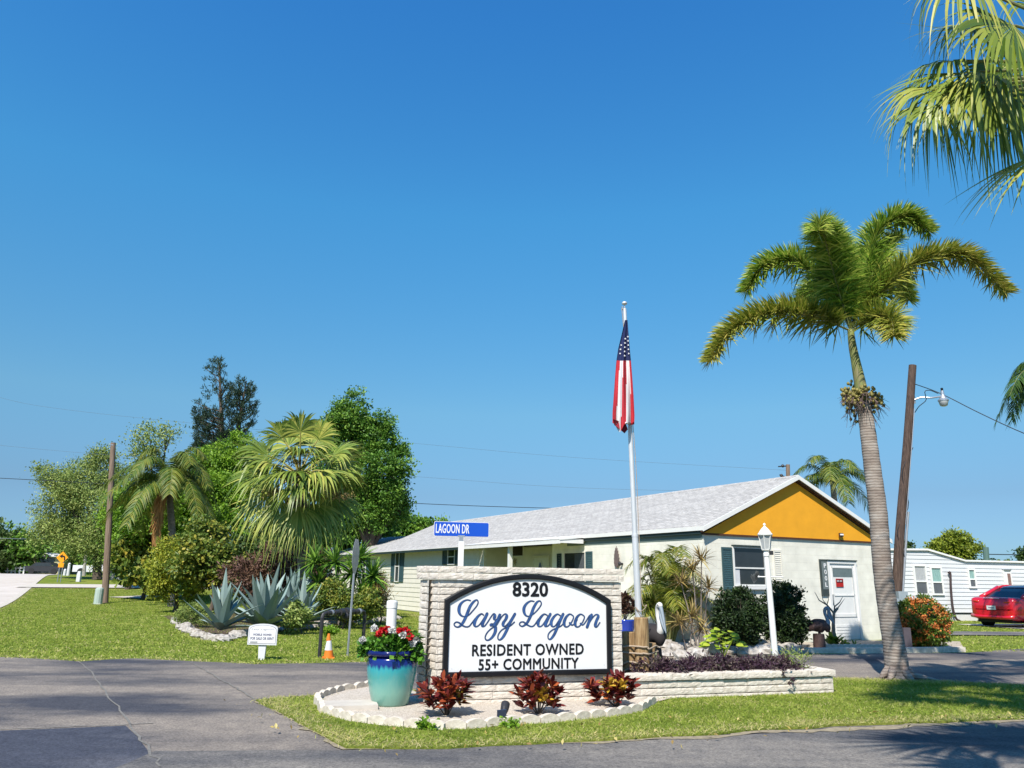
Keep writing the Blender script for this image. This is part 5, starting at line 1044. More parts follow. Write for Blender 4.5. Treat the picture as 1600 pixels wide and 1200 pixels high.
ff_=[([(1330,515,0),(1309,450,-.2),(1292,385,-.5),(1282,350,-1.0),(1277,362,-1.4)],0),
([(1328,512,0),(1295,455,.15),(1245,410,.3),(1195,415,.4),(1166,455,.5)],0),
([(1327,516,0),(1275,496,-.2),(1205,490,-.35),(1145,515,-.45),(1108,566,-.5)],1),
([(1332,512,0),(1345,440,.2),(1372,365,.2),(1415,338,.1),(1452,362,0)],0),
([(1334,515,0),(1375,458,-.2),(1430,412,-.3),(1505,400,-.4),(1574,458,-.5)],1),
([(1334,517,0),(1370,496,-.5),(1392,500,-.9),(1397,526,-1.15)],2),
([(1330,512,0),(1325,450,.4),(1322,410,1.0),(1330,400,1.8),(1340,430,2.4)],0),
([(1330,512,0),(1345,460,.6),(1372,425,1.3),(1400,430,2.0),(1420,470,2.4)],0),
([(1331,512,0),(1318,450,-.2),(1306,400,-.3),(1298,365,-.2),(1290,350,.2)],0),
([(1333,512,0),(1352,455,-.1),(1372,410,.1),(1385,380,.5),(1405,372,.9)],0),
([(1328,514,0),(1300,460,.6),(1270,450,1.4),(1250,490,2.0)],0)]
mr=MB(); mls={0:MB(),1:MB(),2:MB()}
for pts,c in ff_:
    L3=[FPp(*p) for p in pts]; ln=sum(np.linalg.norm(np.array(L3[i+1])-L3[i]) for i in range(len(L3)-1)); frond(mr,mls[c],L3,int(80*ln),.45,.027,.020,True,.95,.18,(0,1),up=.5)
mr.build('frond_rachis',M['shaft'],fp); mls[0].build('green_fronds',L['foxtail'],fp); mls[1].build('yellowing_fronds',L['foxyellow'],fp,label='longest outer fronds turning yellow bronze'); mls[2].build('short_frond',L['foxyellow'],fp)
# fruit clusters
C=FPp(1346,622); mb=MB(); mk=MB()
for i in range(34):
    a=rng.random()*6.28; el=rng.normal()*.45-.1; d=np.array([math.cos(a)*math.cos(el),math.sin(a)*math.cos(el),math.sin(el)]); ln=.20+.26*rng.random(); p0=C+Z3*.02+d*.1; p1=C+d*ln*.6+Z3*.03; p2=C+d*ln-Z3*.1; mk.tube([p0,p1,p2],[.012,.008,.004],5)
    for k in range(6): e=nrm(rng.normal(size=3)); mk.tube([p1+(p2-p1)*rng.random(),p2+e*.12-Z3*.08],[.005,.002],4)
    for k in range(8): e=rng.normal(size=3)*.055; pp=C+d*ln*(.45+.5*rng.random())+e+Z3*.01; mb.ball(pp,(.027,.027,.033),7,5)
mk.build('fruit_stalks',M['stalk'],fp); mb.build('fruit_cluster',M['seed'],fp,smooth=True)
# ---------------------------------------------------------------- fan palms
def fan(ml,hub,ax,nn,rad,n=30,spread=2.25,droop=.35,tint=(.1,.95),k=None,split=.45):
    ax=nrm(np.array(ax,float)); nn=nrm(np.array(nn,float)-ax*np.dot(nn,ax)); sd=np.cross(nn,ax)
    an=np.linspace(-spread,spread,n); da=an[1]-an[0]; d=np.cos(an)[:,None]*ax+np.sin(an)[:,None]*sd+nn*(.16*np.cos(an*1.3))[:,None]+rng.normal(size=(n,3))*.02
    ll=rad*(.78+.22*np.cos(an*.75))*(1+.07*rng.normal(size=n)); wd=2*ll*split*math.tan(da/2)*1.35
    pf=(.03,.42/split*.45,.95,.72,.45,.2,.02); prof=[]
    for t in np.linspace(0,1,9): prof.append(t/split if t<=split else max(.03,(1-(t-split)/(1-split))**1.05*.95))
    t_=tint[0]+(tint[1]-tint[0])*(np.clip(.5+.25*rng.normal(size=n)+.25*(rng.random()-.5),0,1))
    N_=nn+rng.normal(size=(n,3))*.10+np.sin(np.arange(n)*math.pi)[:,None]
    # tips hang: use a two stage droop by cubic fall
    rd=1+.35*rng.normal(size=n); P=np.repeat(np.array([hub]),n,0); side=nrm(np.cross(nrm(d),N_)); V=np.zeros((n,9,2,3)); dd=nrm(d)
    for j,t in enumerate(np.linspace(0,1,9)):
        c=P+dd*(ll*t)[:,None]; dr=droop*ll*(max(0,t-.35)**1.7)*rd; c[:,2]-=dr; c[:,:2]-=(dd[:,:2]*(dr*.35)[:,None]); w=(wd*prof[j]/2)[:,None]; V[:,j,0]=c-side*w; V[:,j,1]=c+side*w
    base=(np.arange(n)*18)[:,None,None]+(np.arange(8)*2)[None,:,None]; f=(base+np.array([0,1,3,2])[None,None,:]).reshape(-1,4); ml.add(V.reshape(-1,3),f,np.repeat(t_,18))
def fancrown(t,c,n,pet,rad,key,azf=None,droop=.8,elr=(-.9,1.35),dead=0,nseg=30,petcol='shaft'):
    mp_=MB(); ml=MB()
    for i in range(n):
        az=azf(i) if azf else i*2.399+rng.normal()*.2; el=elr[0]+(elr[1]-elr[0])*((i+.5)/n)+rng.normal()*.1; d=np.array([math.cos(az)*math.cos(el),math.sin(az)*math.cos(el),math.sin(el)])
        p=pet*(.8+.35*rng.random()); hub=c+d*p-Z3*.12*p; mp_.tube([c,c+d*p*.55+Z3*.05,hub],[.028,.02,.014],6); ax=d*.8+np.array([0,0,-.55 if el<.9 else .1]); fan(ml,hub,ax,Z3*.9+d*.75,rad*(.85+.25*rng.random()),nseg,2.1,droop)
    mp_.build('petioles',M[petcol],t); ml.build('fronds',L[key],t)
# cabbage type fan palm among the agaves
q=D(478,966,27.);q[2]=.1; t=thing('fan_palm','large fan palm with drooping yellow green fronds above the agaves','palm',q)
c=D(468,742,27.); mb=MB(); mb.tube(catmull([q,D(476,900,27),D(470,820,27),c],20),np.interp(np.linspace(0,1,20),[0,1],[.24,.17]),14)
for i in range(90): a=rng.random()*6.28; z=rng.random(); p=q*(1-z)+c*z+np.array([math.cos(a),math.sin(a),0])*.2; mb.tube([p,p+np.array([math.cos(a),math.sin(a),1.2])*.16],[.03,.012],4)
mb.build('trunk',M['bark'],t)
mp_=MB(); ml=MB(); Rf=1.55
FL=[(398,700,-.6),(432,662,-.3),(470,648,-.5),(508,665,0),(540,700,-.5),(385,745,-.7),(415,720,-1.1),(455,700,-1.3),(500,712,-1.2),(535,735,-.6),(395,790,-.6),(428,800,-1.0),(467,812,-1.2),(502,806,-1.0),(538,788,-.5),(555,745,.5),(445,680,.9),(490,680,1.),(385,715,.8),(552,710,.9),(415,770,.8),(520,770,1.1),(470,740,1.4),(440,830,-.6),(490,828,-.6),(452,735,-1.7),(492,738,-1.6),(470,700,-1.5),(428,742,-1.5),(512,742,-1.5),(470,765,-1.8)]
for i,(px,py,dy) in enumerate(FL):
    tgt=D(px,py,27+dy*1.4); v=tgt-c; dn_=nrm(v); hub=c+v*.72; mp_.tube([c,c+v*.4+Z3*.1,hub],[.035,.028,.02],6)
    low=py>780; ax=nrm(dn_*.75+Z3*(-.7 if low else (.25 if py<700 else -.15))); fan(ml,hub,ax,np.array([0,-1.,.55])*(1 if dy<.5 else -.3)+Z3*.4+dn_*.3,Rf*(.8+.2*rng.random())*(.82 if py<670 else 1),34,1.75 if not low else 1.15,.75,(.1,.95),split=.5)
mp_.build('petioles',mat('yellow_petiole',(.38,.33,.09),.6,.1,9),t); ml.build('fronds',L['fan'],t)
mb=MB(); 
for (px,py,r) in [(452,770,.45),(432,768,.35),(520,772,.45),(535,775,.3),(462,722,.3)]:
    cc_=D(px,py,25.6); m=150; leaves(mb,cc_+rng.normal(size=(m,3))*np.array([r,r*.6,r*.33])*.6,.10,None,.2,None,.35)
mb.build('flower_sprays',L['drac'],t)
mb=MB()
for i in range(14): a=rng.random()*6.28; m=14; d=np.array([math.cos(a),math.sin(a),-2.2]); strips(mb,np.repeat(np.array([c-Z3*(.5+rng.random()*.8)]),m,0)+rng.normal(size=(m,3))*.1,d+rng.normal(size=(m,3))*.25,rng.normal(size=(m,3)),1.1,.06,.1,(.5,1,.6,.05))
mb.build('dead_skirt',M['dead'],t)
# near fan palm whose crown hangs into the top right corner
q=np.array([8.8,8.5,0.]); t=thing('near_fan_palm','near fan palm hanging ribbon fronds into the top right corner','palm',q); c=np.array([8.0,8.3,7.7])
mb=MB(); mb.tube(catmull([q,(8.4,8.4,4),c],12),np.interp(np.linspace(0,1,12),[0,1],[.22,.15]),14); mb.build('trunk',M['bark'],t)
mp_=MB(); ml=MB()
def nf(hp,axp,nn,rad,dr,sp,hy=8.2,ay=8.1,nseg=34,tint=(.0,.95)):
    hub=D(hp[0],hp[1],hy); tg=D(axp[0],axp[1],ay); mp_.tube([c,(c+hub)/2+Z3*.08,hub],[.03,.024,.016],7); fan(ml,hub,tg-hub,nn,rad,nseg,sp,dr,tint,split=.42)
nf((1530,112),(1400,168),np.array([.1,-.55,.8]),1.5,1.0,1.0,8.3,8.0,32,(.1,.97))
nf((1482,135),(1392,195),np.array([.1,-.65,.7]),1.15,1.25,.95,8.2,8.0,26,(.2,1))
nf((1462,165),(1400,235),np.array([.1,-.7,.7]),.85,1.3,.9,8.1,7.9,22,(.1,.8))
nf((1490,95),(1420,120),np.array([.1,-.4,.9]),1.0,1.3,1.0,8.5,8.4,24,(.1,.9))
nf((1545,135),(1430,215),np.array([.1,-.75,.6]),1.3,.8,.9,8.1,7.9,26,(.0,.7))
nf((1535,55),(1460,45),np.array([.2,-.5,.8]),1.15,1.2,1.25,8.6,8.5)
nf((1585,40),(1505,90),np.array([.3,-.9,.4]),1.35,1.0,1.3,7.8,7.5)
nf((1575,110),(1530,170),np.array([.4,-.8,.5]),1.05,1.1,1.3,8.7,8.8,30,(.0,.5))
nf((1600,60),(1580,150),np.array([.1,-.9,.4]),1.1,.9,1.5,8.9,8.9,30,(.0,.4))
nf((1655,228),(1575,320),np.array([-.7,-.5,.6]),1.35,.5,.9,7.6,7.2,24,(.4,1))
nf((1565,140),(1510,225),np.array([.2,-.8,.5]),1.15,.9,1.2,8.0,7.9,30,(.0,.5))
nf((1610,120),(1590,225),np.array([.1,-.9,.3]),1.1,.7,1.2,8.4,8.3,30,(.0,.5))
nf((1510,-25),(1470,-5),np.array([.3,-.5,.8]),1.0,1.5,1.5,8.0,7.9)
nf((1620,10),(1570,-50),np.array([.1,-.6,.8]),1.2,.8,1.6,8.9,9.0)
for i in range(22):
    az=i*2.399; el=-.5+1.6*i/22; d=np.array([math.cos(az)*math.cos(el),math.sin(az)*math.cos(el),math.sin(el)])
    if d[0]<.0: d[0]=-d[0]*.5
    hub=c+d*1.15; mp_.tube([c,hub],[.03,.015],6); fan(ml,hub,d+Z3*-.4,Z3+d*.4,1.15,26,2.0,1.0)
for i in range(0):
    az=math.pi+(-1+2*i/8)*1.2; d=np.array([math.cos(az),math.sin(az),.95]); hub=c+nrm(d)*1.5; mp_.tube([c,hub],[.03,.015],6)
    if D(0,0,1)[0]<1e9: fan(ml,hub+Z3*.5,d*.6+Z3*.3,Z3+d*.3,1.0,24,1.8,.5)
mp_.build('petioles',M['shaft'],t); ml.build('fronds',L['fandark'],t)
mb=MB()
for i in range(16):
    cc_=D(1560+rng.normal()*22,165+rng.normal()*22,8.4); mb.tube([c,cc_],[.006,.004],4); m=60; leaves(mb,cc_+rng.normal(size=(m,3))*.10,.035,None,.2,None,.6)
mb.build('flower_spray',L['foxyellow'],t)
# second palm beside the photographer, wholly beyond the right edge: its crown shades the street
for bx,by,cx,cy,cz_,lb in ((7.0,4.2,4.5,4.6,8.2,'fan palm beyond the right edge shading the grass round the foxtail palm'),(4.8,-.6,3.2,1.1,7.4,'fan palm behind the photographer shading the lower right street')):
    q=np.array([bx,by,0.]); t=thing('shade_palm',lb,'palm',q); mb=MB(); mb.tube(catmull([q,(bx*.7+cx*.3,by,3.5),(cx,cy,cz_-.1)],10),np.linspace(.2,.14,10),12); mb.build('trunk',M['bark'],t)
    fancrown(t,np.array([cx,cy,cz_]),17,1.2,1.15,'fandark',None,.35,(.0,1.1),nseg=22)
# ---------------------------------------------------------------- feather palms in the distance
def feather(name,label,base,crown,n,reach,key,r=.16,ll=.5,seed=0,dead=0,rise=.6,drop=1.0,nl=60,wd=.035,azs=None,tr=(0,.85)):
    t=thing(name,label,'palm',base); mb=MB(); base=np.array(base,float); mb.tube(catmull([base,base*.5+crown*.5+np.array([.1,0,0]),crown],12),np.interp(np.linspace(0,1,12),[0,1],[r*1.15,r*.85]),12); mb.build('trunk',M['bark'],t)
    mr=MB(); ml=MB(); md=MB(); rd_=MB()
    for i in range(n):
        az=(azs[i] if azs else i*2.399+rng.normal()*.15); k=(i+.5)/n; frond(mr,ml,arch_pts(crown,az,reach*(.75+.3*rng.random())*(1-.45*k**3),rise*reach*(.25+1.1*k),drop*reach*(1.05-.75*k),6),nl,ll,wd,.022,False,.85,.75,tr)
    for i in range(dead):
        az=rng.random()*6.28; P=[crown,crown+np.array([math.cos(az)*.35,math.sin(az)*.35,-.3]),crown+np.array([math.cos(az)*.5,math.sin(az)*.5,-1.4]),crown+np.array([math.cos(az)*.45,math.sin(az)*.45,-2.6])]; frond(rd_,md,P,40,.45,.05,.03,False,.5,1.2)
    mr.build('frond_rachis',M['shaft'],t); ml.build('fronds',L[key],t)
    if dead: rd_.build('dead_rachis',M['dead'],t); md.build('dead_fronds',M['deadorange'],t)
    return t
q=D(270,935,37.); q[2]=hz(q[0],q[1]); feather('queen_palm','feathery queen palm with brown hanging dead fronds behind the left pole','queen palm' and q,D(264,760,37.),22,3.1,'queen',.17,.7,dead=3,rise=.55,drop=.9,nl=80,wd=.05,tr=(.15,1))
q=D(1312,950,42.);q[2]=0; feather('distant_palm','small feathery palm rising behind the orange gable roof',q,D(1301,752,42.),13,2.5,'queen',.17,.75,rise=.5,drop=.8,nl=60,wd=.045,tr=(.1,1))
q=D(1640,950,24.);q[2]=0; feather('edge_palm','feathery palm partly cut off by the right picture edge','palm' and q,D(1640,585,24.),14,1.75,'queen',.17,.6,rise=.35,drop=.95,nl=60,wd=.045,azs=[3.1,2.6,3.9,2.0,4.6,3.4,1.2,5.3,0.2,.7,5.9,2.8,3.7,1.6],tr=(0,.4))
# ---------------------------------------------------------------- agaves and spiky shrubs
def agave(px,py,dep,lmax,n,label,wd=.21,seed=1,up=0):
    q=D(px,py,dep); q[2]=.08; t=thing('agave',label,'agave',q,'big blue grey agaves in the bed'); mb=MB(); r_=np.random.default_rng(seed)
    for i in range(n):
        az=i*2.399+r_.normal()*.1; k=(i+.5)/n; el=.12+1.33*k**.9+up*.1; ll=lmax*(.75+.3*r_.random())*(.85+.15*k); d=np.array([math.cos(az)*math.cos(el),math.sin(az)*math.cos(el),math.sin(el)]); side=np.array([-math.sin(az),math.cos(az),0]); nn=np.cross(d,side); nn=nn if nn[2]>0 else -nn
        K=9; curve=(.22+.2*r_.random())*(1-.5*k)*(1 if r_.random()<.7 else -.6); V=[]
        for j in range(K):
            s=j/(K-1); c0=q+Z3*.1+d*ll*s-Z3*curve*ll*s*s*.6+np.array([math.cos(az),math.sin(az),0])*curve*ll*s*s*.15; w=wd*(.62+.9*s-1.5*s*s if s<.45 else (1-s)**.75*1.12)*.5*1.5; w=max(w,.003); fold=.28*w
            V+=[c0-side*w+nn*fold,c0-nn*fold*.5,c0+side*w+nn*fold,c0-nn*(.02*(1-s))-nn*fold*.5]
        f=[]
        for j in range(K-1):
            a=j*4; f+=[(a,a+1,a+5,a+4),(a+1,a+2,a+6,a+5),(a+2,a+3,a+7,a+6),(a+3,a,a+4,a+7)]
        mb.add(V,np.array(f),r_.random())
    mb.build('leaves',L['agave'],t,smooth=False)
agave(412,985,21.,1.75,30,'largest blue grey agave in the middle of the rock border',.26,1)
agave(344,992,20.,1.45,24,'left blue grey agave next to the rock border end',.20,2,1)
agave(470,985,22.5,1.35,24,'pale green grey agave right of the largest one',.20,3)
agave(455,960,25.,1.9,26,'tall blue grey agave behind the largest, under the fan palm',.25,4,2)
agave(505,965,26.,1.5,22,'rear right blue grey agave by the yucca',.19,5,1)
q=D(540,968,25.);q[2]=0; drac_tree(q,'dark green spiky yucca clump at the end of the siding wall',[(-.9,0,1.3),(-.4,-.2,1.9),(.15,-.2,1.55),(.55,-.3,1.0),(.3,0,2.0),(-.2,-.5,.9),(.8,-.2,1.5),(-1.1,.1,1.9)],85,.85,'green',.065,.05)
# ---------------------------------------------------------------- trees and big shrubs
def tree(name,label,base,blobs,n,size,key,tr=.25,cat='tree',clump=.5,shell=.45,asp=.55,per=26,limbs=True,group=None,flat=.5,tint=(0,1)):
    px,py,Y=base; q=D(px,py,Y); q[2]=hz(q[0],q[1]); t=thing(name,label,cat,q,group); B_=[]
    for (bx,by,rx,ry,dy) in blobs:
        c=D(bx,by,Y+dy); s=(Y+dy)/1230.; B_.append((c,(rx*s,(rx+ry)*.5*s*.85,ry*s)))
    C_=[]
    for c,r in B_:
        r=np.array(r); C_.append((c,tuple(r*.78)))
        for k in range(7): e=nrm(rng.normal(size=3)); C_.append((c+e*r*.74,tuple(r*(.30+.18*rng.random()))))
    ml=MB(); cloud(ml,C_,n,size,clump=clump*.7,shell=shell,asp=asp,per=per,flat=flat,tr=tint); ml.build('crown',L[key],t)
    mb=MB(); top=np.mean([b[0] for b in B_],axis=0); fork=q*.6+top*.4; fork[:2]=q[:2]*.8+top[:2]*.2; mb.tube([q,(q+fork)/2+np.array([.05,0,0]),fork],[tr,tr*.85,tr*.7],9)
    if limbs:
        for c,r in B_:
            m=(fork+c)/2+Z3*.1; mb.tube([fork,m,c],[tr*.5,tr*.32,tr*.12],6)
            for k in range(5): e=nrm(rng.normal(size=3)); mb.tube([m*.4+c*.6,c+e*np.array(r)*.5,c+e*np.array(r)*.92],[tr*.15,tr*.08,tr*.03],4)
    mb.build('trunk',M['wood'],t); return t
# far tree line on the left, each tree its own
for i,(px,py,rx,ry,Y,key,lb) in enumerate([(20,856,55,34,102,'green','far dark green tree at the left edge behind the white fence'),(75,858,45,30,112,'far','far rounded tree behind the yellow arrow sign'),(125,845,42,36,105,'green','far tree just right of the yellow arrow sign'),(-20,852,50,40,101,'far','far tree cut by the left picture edge'),(165,865,40,30,90,'green','dark far tree left of the leaning pole'),(215,850,45,35,80,'far','far tree between the left pole and the queen palm')]):
    tree('distant_tree',lb,(px,902,Y),[(px,py,rx*.6,ry,0),(px-rx*.45,py+8,rx*.5,ry*.7,1),(px+rx*.45,py+6,rx*.5,ry*.75,-1),(px,py+22,rx*.9,ry*.6,0)],5200,.55,key,.3,clump=1.1,group='far trees behind the white fence and road')
tree('grey_green_tree','grey green fine leaved tree behind the left leaning pole',(150,915,60),[(130,760,50,45,0),(95,800,38,45,1),(80,745,28,25,0),(165,815,50,55,-1),(160,735,40,40,2),(125,835,50,36,0),(205,790,40,50,1),(72,832,28,24,0),(160,860,35,30,0)],62000,.155,'oak',.35,clump=.75,shell=.3)
tree('sparse_tree','pale thin twiggy tree top rising behind the queen palm',(235,915,66),[(235,690,38,30,0),(262,680,20,20,1),(215,720,30,25,0),(190,745,25,25,-1)],3600,.20,'oak',.3,clump=.9,shell=.2,per=14)
# norfolk style pine
q=D(348,905,58.); q[2]=hz(q[0],q[1]); t=thing('norfolk_pine','tall dark layered pine rising above the shrubs','tree',q); mb=MB(); tps=[D(342,565,58),D(385,595,58)]
mb.tube([q,D(350,760,58),D(346,650,58),tps[0]],[.4,.3,.15,.04],9); mb.tube([D(350,730,58),D(372,670,58),tps[1]],[.2,.14,.04],7); ml=MB()
EY=[562,575,590,605,625,650,680,710,745]; EL=[330,320,313,310,305,303,302,304,308]; ER=[348,352,374,398,402,398,392,378,372]
cnt=0
while cnt<900:
    y=562+185*rng.random()**.8; xl=np.interp(y,EY,EL); xr=np.interp(y,EY,ER); u=rng.random(); x=xl+(xr-xl)*u
    dens=.28 if (y<640 and x<352) else .95
    if y<600 and 350<x<372: dens=.1
    if rng.random()>dens*(.75+.25*math.sin(y*.42+x*.05)): continue
    cnt+=1; tx=346 if x<362 else 376; dy=(rng.random()-.5)*2.6*(1-abs(u-.5)); p=D(x,y,58+dy); hub=D(tx,min(y+14,745),58); dv=nrm(p-hub)*.8+Z3*.75
    if cnt%4==0: mb.tube([hub,(hub+p)/2-Z3*.1,p],[.05,.035,.02],4)
    mm=20; leaves(ml,p+rng.normal(size=(mm,3))*np.array([.09,.09,.10]),.26,np.repeat(nrm(dv)[None],mm,0)*1.6,.2,.15+.7*rng.random(mm)*(.5+.5*u),.2)
mb.build('trunk',M['wood'],t); ml.build('crown',L['pine'],t)
tree('bright_tree','bright yellow green round tree between the pine and fan palm',(385,930,44),[(370,705,34,32,0),(340,735,36,32,1),(395,740,38,40,0),(315,720,25,25,1),(360,775,50,40,-1),(330,800,40,40,0)],42000,.14,'bright',.3,clump=.45,shell=.5,per=50)
tree('tall_green_tree','tall mid green tree behind the fan palm, taller than the rest',(580,925,45),[(545,655,42,38,0),(585,680,38,35,0),(520,690,40,40,1),(600,740,38,45,-1),(560,740,50,55,0),(590,800,42,40,0),(545,810,50,45,1),(625,790,18,30,0),(620,700,16,20,0),(515,745,30,50,0)],80000,.16,'green',.35,clump=.5,shell=.5,per=60)
tree('low_green_tree','small dark green tree showing above the left end of the grey roof',(665,900,66),[(652,822,26,16,0),(680,824,20,14,0),(625,822,26,28,0),(695,832,14,10,0)],9000,.26,'green',.25,clump=.6)
tree('shade_tree','dark green tree filling the gap below the tall green tree',(530,915,50),[(520,820,45,50,0),(560,825,45,38,0),(600,825,28,28,1),(480,850,40,60,2),(440,860,45,60,3)],30000,.17,'green',.25,clump=.5,tint=(0,.6))
tree('dark_bush','dark leafy bush behind the fan palm trunk',(430,945,32),[(430,860,45,60,0),(390,890,40,50,0),(480,900,40,45,0),(455,930,60,30,-1)],24000,.14,'dark',.15,'shrub',clump=.4)
tree('sea_grape_bush','round leaved sea grape bush with yellow leaves beside the left pole',(225,920,42),[(212,865,28,40,0),(238,850,30,38,1),(202,890,20,22,-.5),(228,895,30,20,-1),(255,870,30,38,0)],9500,.23,'seagrape',.12,'shrub',clump=.4,asp=.95,per=14)
tree('leafy_shrub','mid green shrub with small leaves behind the queen palm',(290,935,41),[(215,800,36,40,0),(250,805,40,45,0),(310,790,42,50,1),(285,850,45,45,0),(350,845,44,55,0)],30000,.17,'bright',.2,'shrub',clump=.5,tint=(0,.7))
tree('croton_thicket','mixed thicket of yellow and green leaves behind the agaves',(330,940,31),[(300,880,32,42,0),(345,880,34,45,.5),(385,900,26,40,0),(400,850,20,40,1),(320,835,34,28,1)],14000,.15,'seagrape',.1,'shrub',clump=.35,asp=.7,per=18,tint=(0,.93))
tree('green_thicket','bright green leafy thicket right behind the left leaning pole',(200,915,50),[(190,800,30,34,0),(215,770,30,30,0),(240,800,36,40,0),(185,850,26,34,0),(300,770,34,30,0),(275,820,40,40,0)],30000,.15,'bright',.2,'tree',clump=.4,tint=(.05,.85))
tree('yellow_bush','low feathery yellow green bush at the lawn edge',(275,942,32),[(270,885,36,36,0),(255,915,22,24,-.5),(300,905,30,32,-.5),(275,855,26,18,.5)],22000,.10,'yellow',.1,'shrub',clump=.3,tint=(0,.85))
tree('bronze_shrub','dark bronze leaved shrub behind the tall agaves',(400,955,29),[(385,900,36,34,0),(425,890,34,36,0),(460,905,30,34,0),(500,890,22,30,1)],9000,.17,'bronze',.1,'shrub',clump=.35,asp=.3)
tree('wispy_shrub','brownish fine shrub inside the left rock border',(305,985,23),[(296,962,20,16,0),(318,968,16,12,0),(283,966,9,8,0)],5000,.055,'oak',.03,'shrub',clump=.15,asp=.35)
tree('flowering_shrub','small leafy yellow and green shrub below the yucca',(535,970,23.5),[(520,925,26,18,0),(548,945,34,26,0),(505,945,14,14,0),(575,945,18,22,0)],10000,.08,'seagrape',.04,'shrub',clump=.2,tint=(0,.9))
tree('agave_weed','pale green leafy weed growing between the two right agaves',(470,985,21),[(468,962,18,20,0),(455,972,12,12,0)],2600,.09,'oak',.02,'shrub',clump=.15)
tree('dry_grass_tuft','brownish dry grass tuft leaning on the siding wall',(595,955,26),[(592,935,16,26,0),(588,915,14,14,0)],4200,.16,'drac',.03,'shrub',clump=.25,asp=.12)
tree('lawn_tuft','small bright weed tuft beneath the black pipe',(515,992,17.2),[(514,986,12,7,0)],700,.05,'bright',.01,'weed',clump=.08)
tree('round_tree','rounded olive green tree above the mobile home roof',(1490,905,62),[(1490,852,30,17,0),(1470,860,20,14,0),(1512,862,18,14,0),(1490,838,12,7,0),(1490,875,30,16,0)],9000,.24,'yellow',.25,clump=.5,tint=(0,.5))
tree('far_palm_tuft','small dark treetop just right of the trunk above the roof',(1415,905,70),[(1418,853,7,4,0),(1411,856,5,4,0)],500,.25,'dark',.1)
tree('edge_tree','dark treetop at the right edge over the mobile home',(1603,905,60),[(1603,868,9,12,0)],1100,.22,'dark',.15)
for i,(px,Y) in enumerate([(1560,110),(1450,118),(1660,112)]): tree('distant_tree',['low far tree behind the right half of the mobile home','low far tree behind the left half of the mobile home','low far tree beyond the right picture edge'][i],(px,905,Y),[(px,893,50,14,0)],2600,.5,'far',.25,clump=1.,group='low far trees behind the mobile home')
# ---------------------------------------------------------------- right utility pole and lamp
q=D(1399,1000,22.5); q[2]=0; tp=D(1426,571,22.5); ba0=D(1398,990,22.5); ba0[2]=0; t=thing('service_pole','dark leaning wooden utility pole with a lamp behind the palm trunk','utility pole',ba0)
UP=lambda py: D(np.interp(py,[571,700,850,990],[1426,1417,1405,1396]),py,22.5)
mb=MB(); mb.tube(catmull([ba0,UP(850),UP(700),UP(571)],14),np.interp(np.linspace(0,1,14),[0,1],[.145,.11]),14); mb.build('pole',M['pole'],t,smooth=False)
mb=MB(); a=UP(624); hd=D(1473,619,22.3); mb.tube(catmull([a+np.array([.1,-.02,-.02]),D(1440,621,22.4),D(1455,621.5,22.3),hd],14),.025,8); mb.tube([a+Z3*.1+np.array([.12,0,0]),a-Z3*.12+np.array([.12,0,0])],.03,6); mb.build('lamp_arm',M['galv'],t)
mb=MB(); mb.lathe(hd-Z3*.17,[(.12,-.0),(.15,.02),(.15,.055),(.10,.10),(.055,.20),(.045,.32),(.04,.33)],18); lh=mb.build('lamp_head',M['galv'],t); mb=MB(); mb.lathe(hd-Z3*.31,[(.06,0),(.10,.02),(.132,.13),(.14,.16)],18); mb.build('lamp_lens',M['lampglass'],lh,smooth=True); mb=MB(); mb.lathe(hd+Z3*.16,[(.035,0),(.035,.09)],12); mb.build('photocell',M['black'],lh)
mb=MB(); mb.tube([UP(y)+np.array([.15,-.08,0]) for y in (985,900,860,800)],.035,8); mb.tube([UP(y)+np.array([.06,-.17,0]) for y in (820,760,690,640)],.012,5); mb.build('conduit',M['galv'],t)
mb=MB(); mb.tube(catmull([UP(645)+np.array([.14,-.05,0]),D(1436,635,22.3),D(1447,625,22.3),D(1445,612,22.3),D(1453,610,22.3),D(1466,615,22.3)],20),.012,5); mb.tube(catmull([UP(y)+np.array([.13*(-1)**i,-.1,0]) for i,y in enumerate((700,740,790,830,870))],20),.012,5); mb.build('loose_cable',M['wire'],t)
mb=MB(); mb.box(D(1410,935,22.2),(.26,.16,.38)); mb.box(D(1405,950,22.2),(.14,.14,.5)); mb.build('meter_box',mat('grey_meter',(.28,.33,.36),.5,.1,8),t)
def wirething(pts,r,label,n=40,mt='wire'):
    P=catmull(pts,n); mb=MB(); mb.tube(P,r,5); return tag(mb.build('overhead_wire',M[mt],loc=P[0]),label,'wire')
wirething([UP(598),D(1470,615,22.4),D(1530,645,21.5),D(1600,677,20.5),D(1700,715,19)],.013,'black overhead wire sagging right from the lamp pole')
wirething([D(-60,744,50),D(150,755,50),D(370,768,50),D(640,786,50),D(900,795,50),D(1220,800,48)],.02,'lowest dark overhead wire crossing behind the trees',60)
wirething([D(-60,600,60),D(60,634,60),D(370,668,60),D(640,692,60),D(900,715,60),D(1232,735,56)],.008,'highest faint overhead wire crossing the sky',60,'faintwire')
wirething([D(-60,690,58),D(160,710,58),D(640,744,58),D(900,762,58),D(1232,770,56)],.008,'middle faint overhead wire above the grey roof',60,'faintwire')
wirething([D(-60,838,90),D(40,842,90),D(120,838,90),D(250,830,90)],.03,'short pale overhead wire in front of the far left trees',30,'faintwire')
wirething([D(1540,866,70),D(1600,867,70),D(1700,869,70)],.04,'thin wire at the right edge above the mobile home',12)
